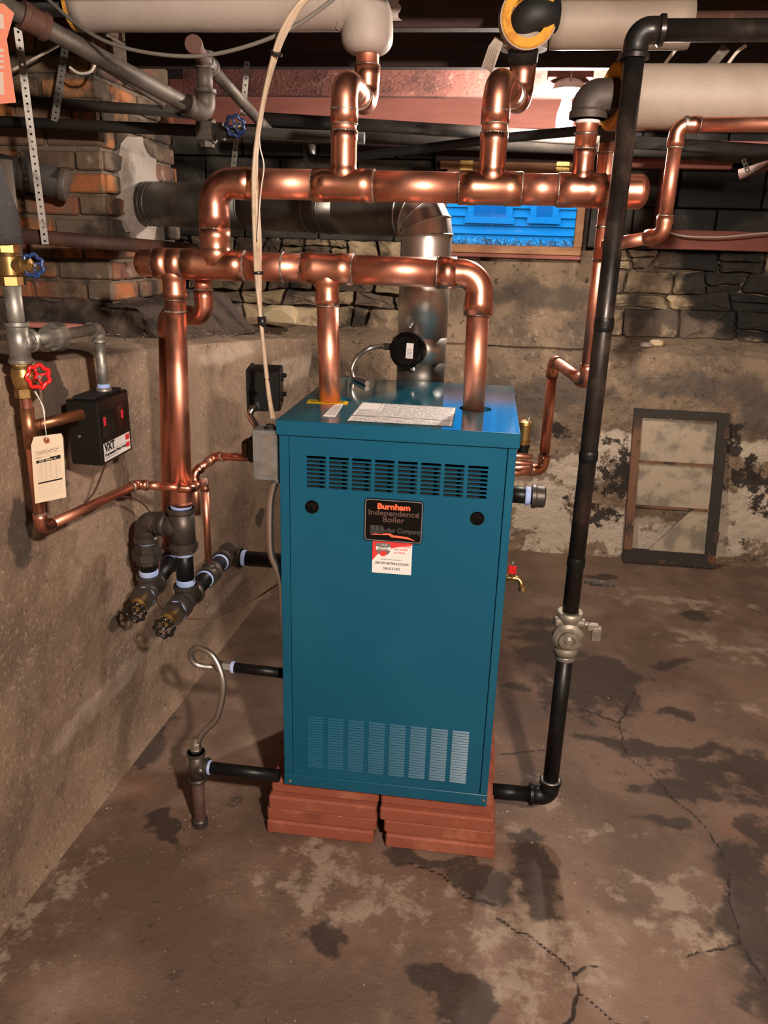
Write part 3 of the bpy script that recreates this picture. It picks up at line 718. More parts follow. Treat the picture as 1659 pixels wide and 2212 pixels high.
courses(1.08, 2.25, 1.14, 1.57, 2.565, [.145, .075, .10, .12], (.10, .34), 5)
courses(-1.30, .17, 1.12, 1.58, 2.565, [.115, .08, .10, .085], (.07, .25), 9)
random.seed(11)

# wooden plate boards set into the masonry on the right
def plank(par, a, b, hy, hz, m, name='board', bev=.004, up=(0, 0, 1)):
    a, b = V(a), V(b); d = (b - a); L_ = d.length
    Yv = V(up).cross(d).normalized()
    return G().box((a + b) / 2, (L_ / 2, hy, hz), d, Yv, None, bev).obj(name, m, par)
t = thing('wall_plate', 'red-brown horizontal board set in the wall above the pale stones at right', 'board', P(1420, 520, y=2.53))
plank(t, P(1402, 516, y=2.53), P(1402, 516, y=2.53) + V((1.5, 0, 0.0)), .03, .045, wood_pink)
t = thing('window_casing', 'upright red-brown casing board on the wall behind the right copper pipe', 'board', P(1412, 500, y=2.53))
a_ = P(1410, 500, y=2.53); b_ = a_ + V((.0, 0, .32))
plank(t, a_ + V((.03, 0, 0)), b_ + V((.03, 0, 0)), .03, .045, wood_pink, up=(0, 1, 0))

# ------------------------------------------------------------------ ceiling: deck, joists, sill beam
JZ = 2.10
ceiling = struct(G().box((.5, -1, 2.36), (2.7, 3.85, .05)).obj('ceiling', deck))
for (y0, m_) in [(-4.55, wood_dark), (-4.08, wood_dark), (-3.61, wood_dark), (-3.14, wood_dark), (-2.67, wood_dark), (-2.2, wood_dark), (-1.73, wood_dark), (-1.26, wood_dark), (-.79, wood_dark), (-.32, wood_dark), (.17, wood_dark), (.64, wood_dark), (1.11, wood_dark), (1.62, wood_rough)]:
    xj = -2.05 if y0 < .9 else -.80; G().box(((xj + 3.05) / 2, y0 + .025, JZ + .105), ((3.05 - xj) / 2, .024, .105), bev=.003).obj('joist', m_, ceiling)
# floor boards of the deck seen between the joists
for k in range(36):
    yk = -4.5 + k * .2
    G().box((.5, yk, 2.302), (2.55, .096, .009), bev=.003).obj('deck_board', deck, ceiling)
G().box((.5, 2.43, JZ + .10), (2.6, .03, .105), bev=.004).obj('sill_beam', wood_pink, ceiling)
G().box((.5, 2.66, JZ + .03), (2.6, .19, .012)).obj('sill_plate', wood_dark, ceiling)
tb = thing('sill_board', 'long red-brown timber with a round bolt head, high at right', 'beam', P(1400, 330, y=2.45))
pa_ = P(1345, 322, y=2.45); pb_ = P(1345, 322, y=2.45) + V((1.6, 0, .012))
plank(tb, pa_, pb_, .03, .034, wood_pink)
bo = P(1497, 323, y=2.41); G().lathe(bo, (0, -1, 0), [(0, .016), (.006, .015), (.01, .008)], 14).obj('bolt_head', zinc, tb)
tb = thing('sill_strip', 'thin brown moulding strip under the high timber at right', 'board', P(1400, 357, y=2.5))
pa_ = P(1300, 352, y=2.5); plank(tb, pa_, pa_ + V((.60, 0, .0)), .03, .02, wood_pink)

# ------------------------------------------------------------------ hopper window
win = G()
WC = (WX0 + WX1) / 2; YW = 2.47
def wbar(x0, x1, z0, z1, y0, y1, m, nm, par=None): 
    return G().box(((x0 + x1) / 2, (y0 + y1) / 2, (z0 + z1) / 2), ((x1 - x0) / 2, (y1 - y0) / 2, (z1 - z0) / 2), bev=.003).obj(nm, m, par)
window = struct(wbar(WX0 - .02, WX1 + .02, WZ1 - .02, WZ1 + .07, 2.485, 2.60, wood_dark, 'window_1'))
wbar(WX0 - .02, WX0 + .005, WZ0, WZ1, 2.50, 2.64, wood_dark, 'jamb', window); wbar(WX1 - .005, WX1 + .02, WZ0, WZ1, 2.50, 2.64, wood_dark, 'jamb', window)
wbar(WX0, WX1, WZ0 - .03, WZ0 + .004, 2.49, 2.76, wood_dark, 'sill', window)
sashf = wbar(WX0 + .008, WX1 - .008, WZ0 + .008, WZ0 + .048, YW - .02, YW + .02, pine, 'bottom_rail', window)
wbar(WX0 + .008, WX1 - .008, WZ0 - .012, WZ0 + .006, YW - .03, YW + .02, wood_pink, 'sill_nosing', window)
wbar(WX1 - .048, WX1 - .008, WZ0 + .048, WZ1 - .055, YW - .02, YW + .02, pine, 'stile', window)
wbar(WX0 + .008, WX0 + .048, WZ0 + .048, WZ1 - .055, YW - .02, YW + .02, pine, 'stile', window)
wbar(WX0 + .008, WX1 - .008, WZ1 - .085, WZ1 - .02, YW - .02, YW + .02, pine, 'top_rail', window)
wbar(WX0 + .045, WX1 - .045, WZ0 + .045, WZ1 - .080, YW - .002, YW + .002, glass_m, 'glass_pane', window)
for (px, py) in ((1008, 357), (1216, 360)):
    c = P(px, py, y=YW - .024); hg = G()
    hg.box(c + V((0, 0, .012)), (.030, .0012, .009)); hg.box(c - V((0, 0, .012)), (.030, .0012, .009)); hg.sweep([c - V((.03, .002, 0)), c + V((.03, -.002, 0))], .0035, 8)
    o = hg.obj('hinge', brass_plate, window)
    s_ = G()
    for dx in (-.02, 0, .02):
        for dz in (-.012, .012): s_.lathe(c + V((dx, -.001, dz)), (0, -1, 0), [(0, .003), (.001, .002)], 8)
    s_.obj('screw', zinc, o)

# outside: neighbour's house and frosted grass
GZ = 1.555
gr = tag(G().box((.8, 5.0, GZ - .06), (4.5, 2.2, .05)).obj('garden_ground', ground_m), 'frosted ground between the basement window and the house', 'ground'); gr['kind'] = 'structure'
house = thing('neighbour_house', 'pale clapboard house seen through the basement window', 'house', (.9, 5.6, GZ))
HY = 5.2
hp = lambda px, py: P(px, py, y=HY)
G().box((.8, HY + .15, GZ + 1.2), (3.6, .1, 1.3)).obj('wall', siding_m, house)
k = 0; zt = GZ - .02
while zt < GZ + 2.2:
    G().prism([(-2.6, HY + .03, zt + .078), (-2.6, HY + .006, zt - .002), (-2.6, HY + .022, zt - .002), (-2.6, HY + .046, zt + .074)], (6.8, 0, 0)).obj('siding_board', siding_m, house); zt += .068
for (x0, x1) in ((1012, 1106), (1148, 1206)):
    a, b = hp(x0, 425), hp(x1, 470); zt_ = 2.5
    zb_ = b.z
    for (p0, p1, q0, q1) in ((a.x, a.x + .05, zb_, zt_), (b.x - .05, b.x, zb_, zt_), (a.x - .02, b.x + .02, zb_ - .05, zb_), (a.x - .02, b.x + .02, zt_, zt_ + .07)):
        G().box(((p0 + p1) / 2, HY - .006, (q0 + q1) / 2), ((p1 - p0) / 2, .012, (q1 - q0) / 2)).obj('window_trim', siding_m, house)
    G().box(((a.x + b.x) / 2, HY - .012, (zb_ + zt_) / 2), ((b.x - a.x) / 2 - .04, .005, (zt_ - zb_) / 2)).obj('window_pane', house_glass, house)
random.seed(3); g = G()
for i in range(5200):
    x = random.uniform(-.3, 2.6); y = random.uniform(3.0, 4.9); hh = random.uniform(.03, .085); b = V((x, y, GZ - .012)); dx = random.uniform(-.05, .05); dy = random.uniform(-.04, .04)
    wv = V((random.uniform(.004, .010), random.uniform(-.004, .004), 0))
    g.add([b - wv, b + wv, b + V((dx, dy, hh * .7)) + wv * .7, b + V((dx, dy, hh * .7)) - wv * .7, b + V((dx * 2.2, dy * 2, hh))], [(0, 1, 2, 3), (3, 2, 4)])
o = tag(g.obj('frosted_grass', grass_m, recalc=False), 'pale frosted grass blades in front of the house siding', 'grass'); o['kind'] = 'stuff'

# ------------------------------------------------------------------ brick chimney
chim = thing('brick_chimney', 'old orange and soot-dark brick chimney with flue entering its right side', 'chimney', (-1.4, 1.3, 1.33))
CXr, CY0, CY1 = -.868, 1.02, 1.66
G().box(((-1.95 + CXr) / 2, (CY0 + CY1) / 2, 1.80), ((CXr + 1.95) / 2 - .012, (CY1 - CY0) / 2 - .012, .47)).obj('mortar_core', mortar, chim)
random.seed(21); z = 1.335; r_ = 0
while z < 2.24:
    bw = .205; x1 = CXr - (0 if r_ % 2 else 0); first = True; x = CXr
    while x > -1.93:
        wd = (bw if (r_ % 2 or not first) else bw / 2); first = False
        x0 = max(x - wd, -1.95)
        j = lambda a: random.uniform(-a, a)
        G().box(((x0 + x) / 2 + .005, CY0 + .012 + j(.006), z + .034 + j(.002)), ((x - x0) / 2 - .006, .02, .029 + j(.002)), V((1, j(.02), j(.012))), bev=.006).obj('brick', brick_old, chim); x = x0
    y = CY0; first = True
    while y < CY1 - .02:
        wd = (bw / 2 if (r_ % 2 and first) else bw); first = False
        y1 = min(y + wd, CY1)
        if not (1.15 < (y + y1) / 2 < 1.45 and 1.58 < z + .03 < 1.78):
            G().box((CXr - .012 + random.uniform(-.006, .006), (y + y1) / 2, z + .034), (.02, (y1 - y) / 2 - .006, .029), bev=.006).obj('brick', brick_old, chim)
        y = y1
    z += .072; r_ += 1
# grey parging smeared round the thimble
g = G(); c0 = V((CXr + .008, 1.30, 1.70)); ring_pts = []
for j in range(18):
    t_ = 2 * PI * j / 18; ring_pts.append(c0 + V((0, math.cos(t_) * random.uniform(.14, .22), math.sin(t_) * random.uniform(.15, .24) + .02)))
g.add([c0 + V((.02, 0, 0))] + [(c0 + (p_ - c0) * .6 + V((.016, 0, 0))) for p_ in ring_pts] + [p_ for p_ in ring_pts] + [p_ - V((.02, 0, 0)) for p_ in ring_pts],
      [(0, 1 + j, 1 + (j + 1) % 18) for j in range(18)] + [(1 + j, 19 + j, 19 + (j + 1) % 18, 1 + (j + 1) % 18) for j in range(18)] + [(19 + j, 37 + j, 37 + (j + 1) % 18, 19 + (j + 1) % 18) for j in range(18)])
parge_m = mat('pale_parging', (0.36, 0.31, 0.27), [((0.20, .16, .13), 10, .48, .65, 7)], rough=.95, bumps=[(40, .9, .006, 7)])
lab(g.obj('parging_patch', parge_m, chim), 'pale grey mortar patch round the flue')
# ------------------------------------------------------------------ boiler
W, D, H = .543, .625, 1.0
TZ = BZ + H
bo = thing('boiler', 'tall teal-blue boiler cabinet with louvred front standing on red pavers', 'boiler', (W / 2, D / 2, BZ))
TH = .034                                    # lid flange height
bodyz0, bodyz1 = BZ + .0, TZ - TH
SL = .024                                    # side post width seen from the front
# carcass: two sides and back
G().box((.004, D / 2 + .004, (bodyz0 + bodyz1) / 2), (.004, D / 2 - .008, (bodyz1 - bodyz0) / 2), bev=.001).obj('side_panel', teal, bo)
G().box((W - .004, D / 2 + .004, (bodyz0 + bodyz1) / 2), (.004, D / 2 - .008, (bodyz1 - bodyz0) / 2), bev=.001).obj('side_panel', teal, bo)
G().box((W / 2, D - .004, (bodyz0 + bodyz1) / 2), (W / 2 - .009, .004, (bodyz1 - bodyz0) / 2)).obj('back_panel', teal, bo)
lab(G().box((W / 2, .062, (bodyz0 + bodyz1) / 2), (W / 2 - .01, .002, (bodyz1 - bodyz0) / 2 - .01)).obj('shade_backing', void, bo), 'near-black sheet standing in for the shaded interior behind the louvres')  # near-black sheet stands in for the shade inside the cabinet
for x0, x1, nm in ((0, SL, 'corner_post'), (W - SL + .004, W, 'corner_post')):
    G().box(((x0 + x1) / 2, .006, (bodyz0 + .036 + bodyz1) / 2), ((x1 - x0) / 2 - .0006, .006, (bodyz1 - bodyz0 - .036) / 2), bev=.0015).obj(nm, teal, bo)
G().box((W / 2, .005, bodyz0 + .0175), (W / 2, .0065, .0175), bev=.0015).obj('base_rail', teal, bo)
for px, py in ((627, 1687), (1045, 1729)):
    c = P(px, py, y=-.002); G().lathe(c, (0, -1, 0), [(0, .0048), (.002, .0042), (.003, .002)], 12).obj('screw', steel, bo)
# front door with real louvre openings
dx0, dx1, dz0, dz1 = SL + .0012, W - SL + .0028, bodyz0 + .0362, bodyz1 - .0015
def lcols(pa_, pb_, pc_, pd_, n):
    """first column left/right and last column left/right -> list of (x0, x1)"""
    a, b, c, d = (P(q[0], q[1], y=0).x for q in (pa_, pb_, pc_, pd_))
    wd = ((b - a) + (d - c)) / 2; return [(a + (c - a) * i / (n - 1), a + (c - a) * i / (n - 1) + wd) for i in range(n)]
UC = lcols((662, 1020), (704, 1022), (1009, 1042), (1053, 1044), 8)
uz1 = (P(683, 984, y=0).z + P(1030, 1005, y=0).z) / 2; uz0 = (P(683, 1054, y=0).z + P(1030, 1080, y=0).z) / 2
LC = lcols((663, 1600), (699, 1603), (973, 1635), (1011, 1638), 8)
lz1 = (P(683, 1548, y=0).z + P(993, 1580, y=0).z) / 2; lz0 = (P(683, 1660, y=0).z + P(993, 1692, y=0).z) / 2
UR, LR = 8, 20
up_p = (uz1 - uz0) / UR; lo_p = (lz1 - lz0) / LR
uopen = [(uz0 + up_p * (i + .22), uz0 + up_p * (i + .82)) for i in range(UR)]
lopen = [(lz0 + lo_p * (i + .02), lz0 + lo_p * (i + .62)) for i in range(LR)]
def panel(x0, x1, z0, z1, cols, opens, y=.001):
    xs_ = sorted([x0, x1] + [v for c in cols for v in c]); zs_ = sorted([z0, z1] + [v for c in opens for v in c]); g = G()
    C = {round(c[0], 6) for c in cols}; O = {round(c[0], 6) for c in opens}
    for i in range(len(xs_) - 1):
        for j in range(len(zs_) - 1):
            a, b, c, d = xs_[i], xs_[i + 1], zs_[j], zs_[j + 1]
            if round(a, 6) in C and round(c, 6) in O:
                g.quad((a, y, c), (a, y, d), (a, y + .003, d), (a, y + .003, c)); g.quad((b, y, c), (b, y + .003, c), (b, y + .003, d), (b, y, d))
                g.quad((a, y, c), (b, y, c), (b, y + .003, c), (a, y + .003, c)); g.quad((a, y, d), (a, y + .003, d), (b, y + .003, d), (b, y, d))
                # rounded ends
                rr = (d - c) / 2
                for (xe, sg) in ((a, 1), (b, -1)):
                    for (ze, sz) in ((c, 1), (d, -1)):
                        pts = [(xe, y, ze)] + [(xe + sg * rr * (1 - math.cos(t)), y, ze + sz * rr * (1 - math.sin(t))) for t in (0, .5, 1.05, PI / 2)]
                        g.add(pts, [tuple(range(5))])
            else: g.quad((a, y, c), (b, y, c), (b, y, d), (a, y, d))
    return g
zm = (uz0 + lz1) / 2
g = panel(dx0, dx1, zm, dz1, UC, uopen); g2 = panel(dx0, dx1, dz0, zm, LC, lopen)
g.add(g2.v, g2.f)
for (a, b) in (((dx0, dz0), (dx0, dz1)), ((dx1, dz0), (dx1, dz1)), ((dx0, dz0), (dx1, dz0)), ((dx0, dz1), (dx1, dz1))):
    g.quad((a[0], .001, a[1]), (b[0], .001, b[1]), (b[0], .012, b[1]), (a[0], .012, a[1]))
door = g.obj('front_door', teal, bo, recalc=False)
for (x0, x1) in UC:                          # upper louvres: shallow hood above every slot
    for (z0, z1) in uopen:
        g = G(); zt, zb = z1 - up_p * .25, z0; 
        g.add([(x0, .0012, z1), (x1, .0012, z1), (x1, .0095, zt), (x0, .0095, zt), (x0, -.0008, zb), (x1, -.0008, zb), (x1 - .001, -.0008, zb - .0006), (x0 + .001, -.0008, zb - .0006), (x0, .001, zb - .0012), (x1, .001, zb - .0012)],
              [(0, 1, 2, 3), (4, 8, 9, 5)])
        g.obj('louver', teal, door)
for (x0, x1) in LC:                          # lower louvres: sloping slats lit from above
    for (z0, z1) in lopen:
        g = G(); zt, zb = z1 + lo_p * .34, z0 + lo_p * .42
        g.add([(x0, .0008, zt), (x1, .0008, zt), (x1 - .0025, -.0025, zb), (x0 + .0025, -.0025, zb), (x0, .0008, zb), (x1, .0008, zb)],
              [(0, 3, 2, 1), (0, 4, 3), (1, 2, 5)])
        g.obj('louver', teal, door)
# lid: flange and top with two pipe holes
HL, HR = P(722, 872, z=TZ), P(1026, 891, z=TZ)
lid = G()
lid.box((W / 2, -.004, TZ - TH / 2), (W / 2 + .004, .004, TH / 2), bev=.0015); lid.box((-.002, D / 2, TZ - TH / 2), (.003, D / 2 + .004, TH / 2), bev=.0015)
lid.box((W + .002, D / 2, TZ - TH / 2), (.003, D / 2 + .004, TH / 2), bev=.0015); lid.box((W / 2, D + .001, TZ - TH / 2), (W / 2 + .004, .003, TH / 2), bev=.0015)
lid.obj('lid_flange', teal, bo)
PY0 = .22
RL = V((P(722, 855, y=.27).x, .265, 0)); RR = V((P(1024, 872, y=.25).x, .245, 0))
def holed(x0, x1, y0, y1, z, holes, m, nm, par):
    g = G(); xs_ = [x0] + [ (holes[i][0] + holes[i + 1][0]) / 2 for i in range(len(holes) - 1)] + [x1]
    for i, (hx, hy, hr) in enumerate(holes):
        a, b = xs_[i], xs_[i + 1]; n = 32; ins = []; out = []
        for j in range(n):
            t = 2 * PI * (j + .5) / n; c, s = math.cos(t), math.sin(t); ins.append((hx + hr * c, hy + hr * s, z))
            k_ = min(((b - hx) if c > 0 else (hx - a)) / abs(c), ((y1 - hy) if s > 0 else (hy - y0)) / abs(s)); out.append((hx + k_ * c, hy + k_ * s, z))
        g.add(ins + out, [(j, (j + 1) % n, (j + 1) % n + n, j + n) for j in range(n)])
        g.add([(a, y0, z), (b, y0, z), (b, y1, z), (a, y1, z)] + out, [])
        o = len(g.v) - n
        # fill the four corners
        for (cx, cy) in ((a, y0), (b, y0), (b, y1), (a, y1)):
            cand = sorted(range(n), key=lambda q: (out[q][0] - cx) ** 2 + (out[q][1] - cy) ** 2)[:2]
            g.add([(cx, cy, z), out[cand[0]], out[cand[1]]], [(0, 1, 2)])
        g.add([(p_[0], p_[1], z) for p_ in ins] + [(p_[0], p_[1], z - .012) for p_ in ins], [(j, (j + 1) % n, (j + 1) % n + n, j + n) for j in range(n)])
    return g.obj(nm, m, par)
HR_ = .041
holed(-.003, W + .003, -.004, D + .003, TZ, [(RL.x + .004, RL.y + .004, HR_), (RR.x + .004, RR.y + .006, HR_)], teal_top, 'lid', bo)
# stickers on the lid
def on_top(corners, m, nm, dz=.0008):
    pts = [P(q[0], q[1], z=TZ + dz) for q in corners]; return G().prism(pts, (0, 0, .0004)).obj(nm, m, bo)
s1 = on_top([(662, 870), (668, 863), (753, 867), (750, 874)], yellow_s, 'yellow_sticker')
s2 = on_top([(697, 899), (723, 874), (742, 873), (724, 901)], white_p, 'white_sticker')
def lines_on(par, corners, n, m, dz, lo=.06, hi=.94, th=.35, seed=1, t0=.1, t1=.95):
    """printed text lines, too fine to read, on a flat label given by pixel corners (bl, tl, tr, br)"""
    q = [P(c[0], c[1], z=TZ) for c in corners]; rnd = random.Random(seed); g = G()
    for i in range(n):
        f = t0 + (t1 - t0) * (i + .5) / n; a = q[0].lerp(q[1], f); b = q[3].lerp(q[2], f); hh = (q[1] - q[0]) / n * th * .5 * (t1 - t0)
        e = hi - rnd.random() * .12
        p0, p1 = a.lerp(b, lo), a.lerp(b, e); dzv = V((0, 0, dz)); g.quad(p0 - hh + dzv, p1 - hh + dzv, p1 + hh + dzv, p0 + hh + dzv)
    return g.obj('print_lines', m, par)
lines_on(s1, [(663, 870), (668, 864), (750, 868), (748, 873)], 1, brass, .0014)
# sticker lines run along its length
q = [(697, 899), (723, 874), (742, 873), (724, 901)]
g = G(); qq = [P(c[0], c[1], z=TZ + .0014) for c in q]
for i in range(5):
    f = (i + .9) / 6; a = qq[0].lerp(qq[3], f); b = qq[1].lerp(qq[2], f); wv = (qq[3] - qq[0]) * .035; g.quad(a.lerp(b, .12) - wv, a.lerp(b, .12) + wv, a.lerp(b, .9) + wv, a.lerp(b, .9) - wv)
g.obj('print_lines', grey_print, s2)
LB = [(749, 909), (783, 869), (985, 881), (977, 921)]
s3 = on_top(LB, white_p, 'rating_label')
g = G(); lq = [P(c[0], c[1], z=TZ + .0014) for c in LB]
def lp(u, v): return lq[0].lerp(lq[3], u).lerp(lq[1].lerp(lq[2], u), v)
for (u0, v0, u1, v1) in ((0, .26, 1, .29), (0, 0, 1, .012), (0, .985, 1, 1), (0, 0, .006, 1), (.994, 0, 1, 1), (.22, .62, .225, 1), (0, .60, .22, .615)):
    g.quad(lp(u0, v0), lp(u1, v0), lp(u1, v1), lp(u0, v1))
g.obj('label_rule', black_print, s3)
g = G(); rnd = random.Random(4)
for i in range(17):
    v_ = .03 + i * .0565
    if .24 < v_ < .30: continue
    u0 = .03 if v_ < .58 else .25
    u = u0
    while u < .95:
        L_ = rnd.uniform(.03, .16); g.quad(lp(u, v_), lp(min(u + L_, .97), v_), lp(min(u + L_, .97), v_ + .022), lp(u, v_ + .022)); u += L_ + .012
g.obj('print_lines', grey_print, s3)
# front plugs, badge, card
for px, py in ((674, 1095), (1031, 1120)):
    c = P(px, py, y=0); G().lathe(V((c.x, .002, c.z)), (0, -1, 0), [(0, .0165), (.003, .0165), (.0045, .0150), (.0045, .0125), (.002, .011), (.001, .0)], 28).obj('hole_plug', black_gloss, bo)
def FP(px, py, y=-.004): return P(px, py, y=y)
bc = (FP(786, 1080) + FP(913, 1172)) / 2
bw, bh_ = (FP(913, 1125).x - FP(786, 1125).x) / 2, (FP(850, 1078).z - FP(850, 1170).z) / 2
def rrect(c, hw, hh, r, n=6):
    out = []
    for (sx, sz, a0) in ((1, 1, 0), (-1, 1, PI / 2), (-1, -1, PI), (1, -1, 3 * PI / 2)):
        for k in range(n + 1):
            a = a0 + PI / 2 * k / n; out.append((c.x + sx * (hw - r) + r * math.cos(a), c.y, c.z + sz * (hh - r) + r * math.sin(a)))
    return out
bc = V((bc.x, .001, bc.z))
badge = lab(G().prism(rrect(bc, bw, bh_, .009), (0, -.0045, 0)).obj('badge', black_gloss, bo), 'black badge lettered in red and grey')
g = G(); o1 = rrect(V((bc.x, -.0036, bc.z)), bw - .0015, bh_ - .0015, .008); o2 = rrect(V((bc.x, -.0036, bc.z)), bw - .0035, bh_ - .0035, .0065)
n = len(o1)
g.add([(x, -.0038, z) for x, _, z in o1] + [(x, -.0038, z) for x, _, z in o2], [(j, (j + 1) % n, (j + 1) % n + n, j + n) for j in range(n)])
g.obj('badge_border', grey_print, badge)
XX, ZZ = (1, 0, 0), (0, 0, 1)
fy = -.0046
text(badge, 'Burnham', .0190, orange_print, (bc.x, fy, bc.z + bh_ * .66), XX, ZZ, sx=1.12, bold=.0008)
text(badge, 'Independence', .0190, dim_print, (bc.x, fy, bc.z + bh_ * .36), XX, ZZ, sx=1.12, bold=.0003)
text(badge, '\u00ae', .007, dim_print, (bc.x + bw * .84, fy, bc.z + bh_ * .42), XX, ZZ)
text(badge, 'Boiler', .0190, dim_print, (bc.x, fy, bc.z + bh_ * .06), XX, ZZ, sx=1.12, bold=.0003)
G().quad((bc.x - bw * .78, -.0045, bc.z - bh_ * .64), (bc.x - bw * .34, -.0045, bc.z - bh_ * .64), (bc.x - bw * .34, -.0045, bc.z - bh_ * .24), (bc.x - bw * .78, -.0045, bc.z - bh_ * .24)).obj('emblem_field', badge_grey, badge)
text(badge, 'U.S.', .0215, black_print, (bc.x - bw * .56, fy - .0002, bc.z - bh_ * .42), XX, ZZ, bold=.0007)
text(badge, 'Boiler Company', .0165, badge_grey, (bc.x + bw * .26, fy, bc.z - bh_ * .44), XX, ZZ, sx=.86, bold=.0004)
sw = [(-.78, -.70), (-.5, -.60), (-.1, -.58), (0.02, -.66), (.5, -.70), (.78, -.86), (.4, -.78), (-.05, -.76), (-.15, -.66), (-.5, -.68)]
G().prism([(bc.x + a * bw, fy + .0001, bc.z + b * bh_) for a, b in sw], (0, .0003, 0)).obj('swoosh', orange_print, badge)
card = thing('service_card', 'red and white service card stuck under the black badge on the boiler door', 'card', FP(847, 1238, -.002))
ca, cb = FP(805, 1169, -.0022), FP(888, 1240, -.0022)
cw, ch = (cb.x - ca.x) / 2, (FP(847, 1169, -.002).z - FP(847, 1240, -.002).z) / 2; cc = V(((ca.x + cb.x) / 2, -.0022, (FP(847, 1169).z + FP(847, 1240).z) / 2))
G().box(cc, (cw, .0004, ch)).obj('card', white_p, card)
cp = lambda a, b, y=-.0029: (cc.x + a * cw, y, cc.z + b * ch)
G().prism([cp(-1, 1), cp(1, 1), cp(1, .80), cp(.3, .66), cp(-.3, .45), cp(-.72, .15), cp(-1, -.25)], (0, .0003, 0)).obj('red_field', red_print, card)
shd = [(-.82, .78), (-.45, .86), (-.08, .78), (-.06, .45), (-.18, .20), (-.45, .04), (-.72, .20), (-.84, .45)]
G().prism([cp(a, b, -.0033) for a, b in shd], (0, .0003, 0)).obj('shield', zinc, card)
G().prism([cp(-.45 + (a + .45) * .45, .30 + (b - .45) * .42 - .10, -.0036) for a, b in shd], (0, .0002, 0)).obj('shield_emblem', red_print, card)
G().quad(cp(-.82, .42, -.0037), cp(-.08, .42, -.0037), cp(-.08, .62, -.0037), cp(-.82, .62, -.0037)).obj('shield_band', white_p, card)
text(card, 'COMFORT\nSPECIALIST', .0052, black_print, cp(-.45, .53, -.0038), XX, ZZ, bold=.0001)
text(card, 'TRANE', .0045, white_p, cp(-.42, .72, -.0038), XX, ZZ)
text(card, 'Clean, healthy\nand reliable\nair inside.', .0082, red_print, cp(.10, .52, -.0029), XX, ZZ, align='LEFT', sx=.85)
text(card, 'Call the comfort specialists at', .0042, grey_print, cp(-.02, -.13, -.0029), XX, ZZ)
text(card, 'CENTURY HEATING & COOLING', .0080, black_print, cp(0, -.38, -.0029), XX, ZZ, sx=.68, bold=.00012)
text(card, '765-513-1471', .0088, black_print, cp(0, -.70, -.0029), XX, ZZ, sx=.82, bold=.00012)

# ------------------------------------------------------------------ red paver stack under the boiler
def paver(x0, x1, y0, y1, z0, label, grp='red concrete pavers under the boiler'):
    h_ = .0425; cx, cy = (x0 + x1) / 2, (y0 + y1) / 2
    o = thing('paver', label, 'paver', (cx, cy, z0), grp)
    n = 9; g = G()
    g.box((cx, cy, z0 + h_ / 2), ((x1 - x0) / 2, (y1 - y0) / 2, h_ / 2 - .0004), V((1, random.uniform(-.006, .006), 0)), bev=.005)
    g.obj('slab', brick_new, o); return o
random.seed(5)
lv = ['bottom layer', 'second layer', 'third layer', 'top layer']
for k in range(4):
    z0 = .002 + k * .0425
    a0, a1 = [(-.052, .247), (-.051, .253), (-.044, .251), (-.040, .256)][k]; b0, b1 = [(.280, .576), (.274, .572), (.262, .566), (.262, .560)][k]
    paver(a0, a1, [.000, .004, -.003, .014][k], .298, z0, 'red paver in the front-left pile under the boiler, ' + lv[k])
    paver(b0, b1, [-.002, .005, .000, .014][k], .298, z0, 'red paver in the front-right pile under the boiler, ' + lv[k])
    paver(.27, .576 - .004 * k, .306, .60, z0, 'red paver at the right side behind the front-right pile, ' + lv[k])
    paver(-.05, .255, .306, .60, z0, 'red paver at the left side behind the front-left pile, ' + lv[k])

# ------------------------------------------------------------------ copper steam mains
R25, R2 = .0340, .027
XD, YD, ZD = V((1, 0, 0)), V((0, 1, 0)), V((0, 0, 1))
YH = .225
hp_ = lambda px, py: P(px, py, y=YH)
# lower header with two boiler risers
lh = thing('lower_steam_header', 'lower fat copper steam header with two risers from the boiler lid', 'pipe', (RL.x, RL.y, TZ))
yA = .235; zA = P(740, 582, y=.235).z
cL = V((RL.x, yA, zA)); cR = V((RR.x, RR.y, P(1035, 592, y=.24).z))
zE = cR.z
xE = P(1038, 592, y=yA).x
pL0 = V((RL.x, yA + .006, TZ - .02)); 
tA = P(430, 572, y=yA); tA = V((tA.x, yA, zA)); rA = V((P(374, 572, y=yA).x, yA, zA))
# tee that carries the left riser
tee(lh, cL + V((-.012, 0, 0)), XD, .062, -ZD, .085, R25, R2)
pipe_seg(lh, V((RL.x - .012, yA, zA - .08)), V((RL.x - .004, yA + .008, TZ - .03)), R2, copper)
pipe_seg(lh, cL + V((.045, 0, 0)), V((P(955, 590, y=yA).x, yA, zA)), R25, copper)
rE = V((xE, yA, zA))
o_, ct = elbow(lh, rE, XD, V((.0, -.05, -1)), R2 * 1.16, copper_f)
tee_e = rE.x - ct
G().sweep([V((P(945, 590, y=yA).x, yA, zA)), V((P(985, 590, y=yA).x, yA, zA)), V((P(990, 590, y=yA).x, yA, zA)), V((tee_e + .02, yA, zA))], [R25 + .0032, R25 + .0032, R25 - .001, R25 - .001], 28).obj('reducer', copper_f, lh)
ring(lh, V((P(945, 590, y=yA).x, yA, zA)), XD, R25 + .002)
pipe_seg(lh, rE + V((0, -.004, -ct + .01)), V((RR.x, RR.y, TZ - .03)), R2, copper)
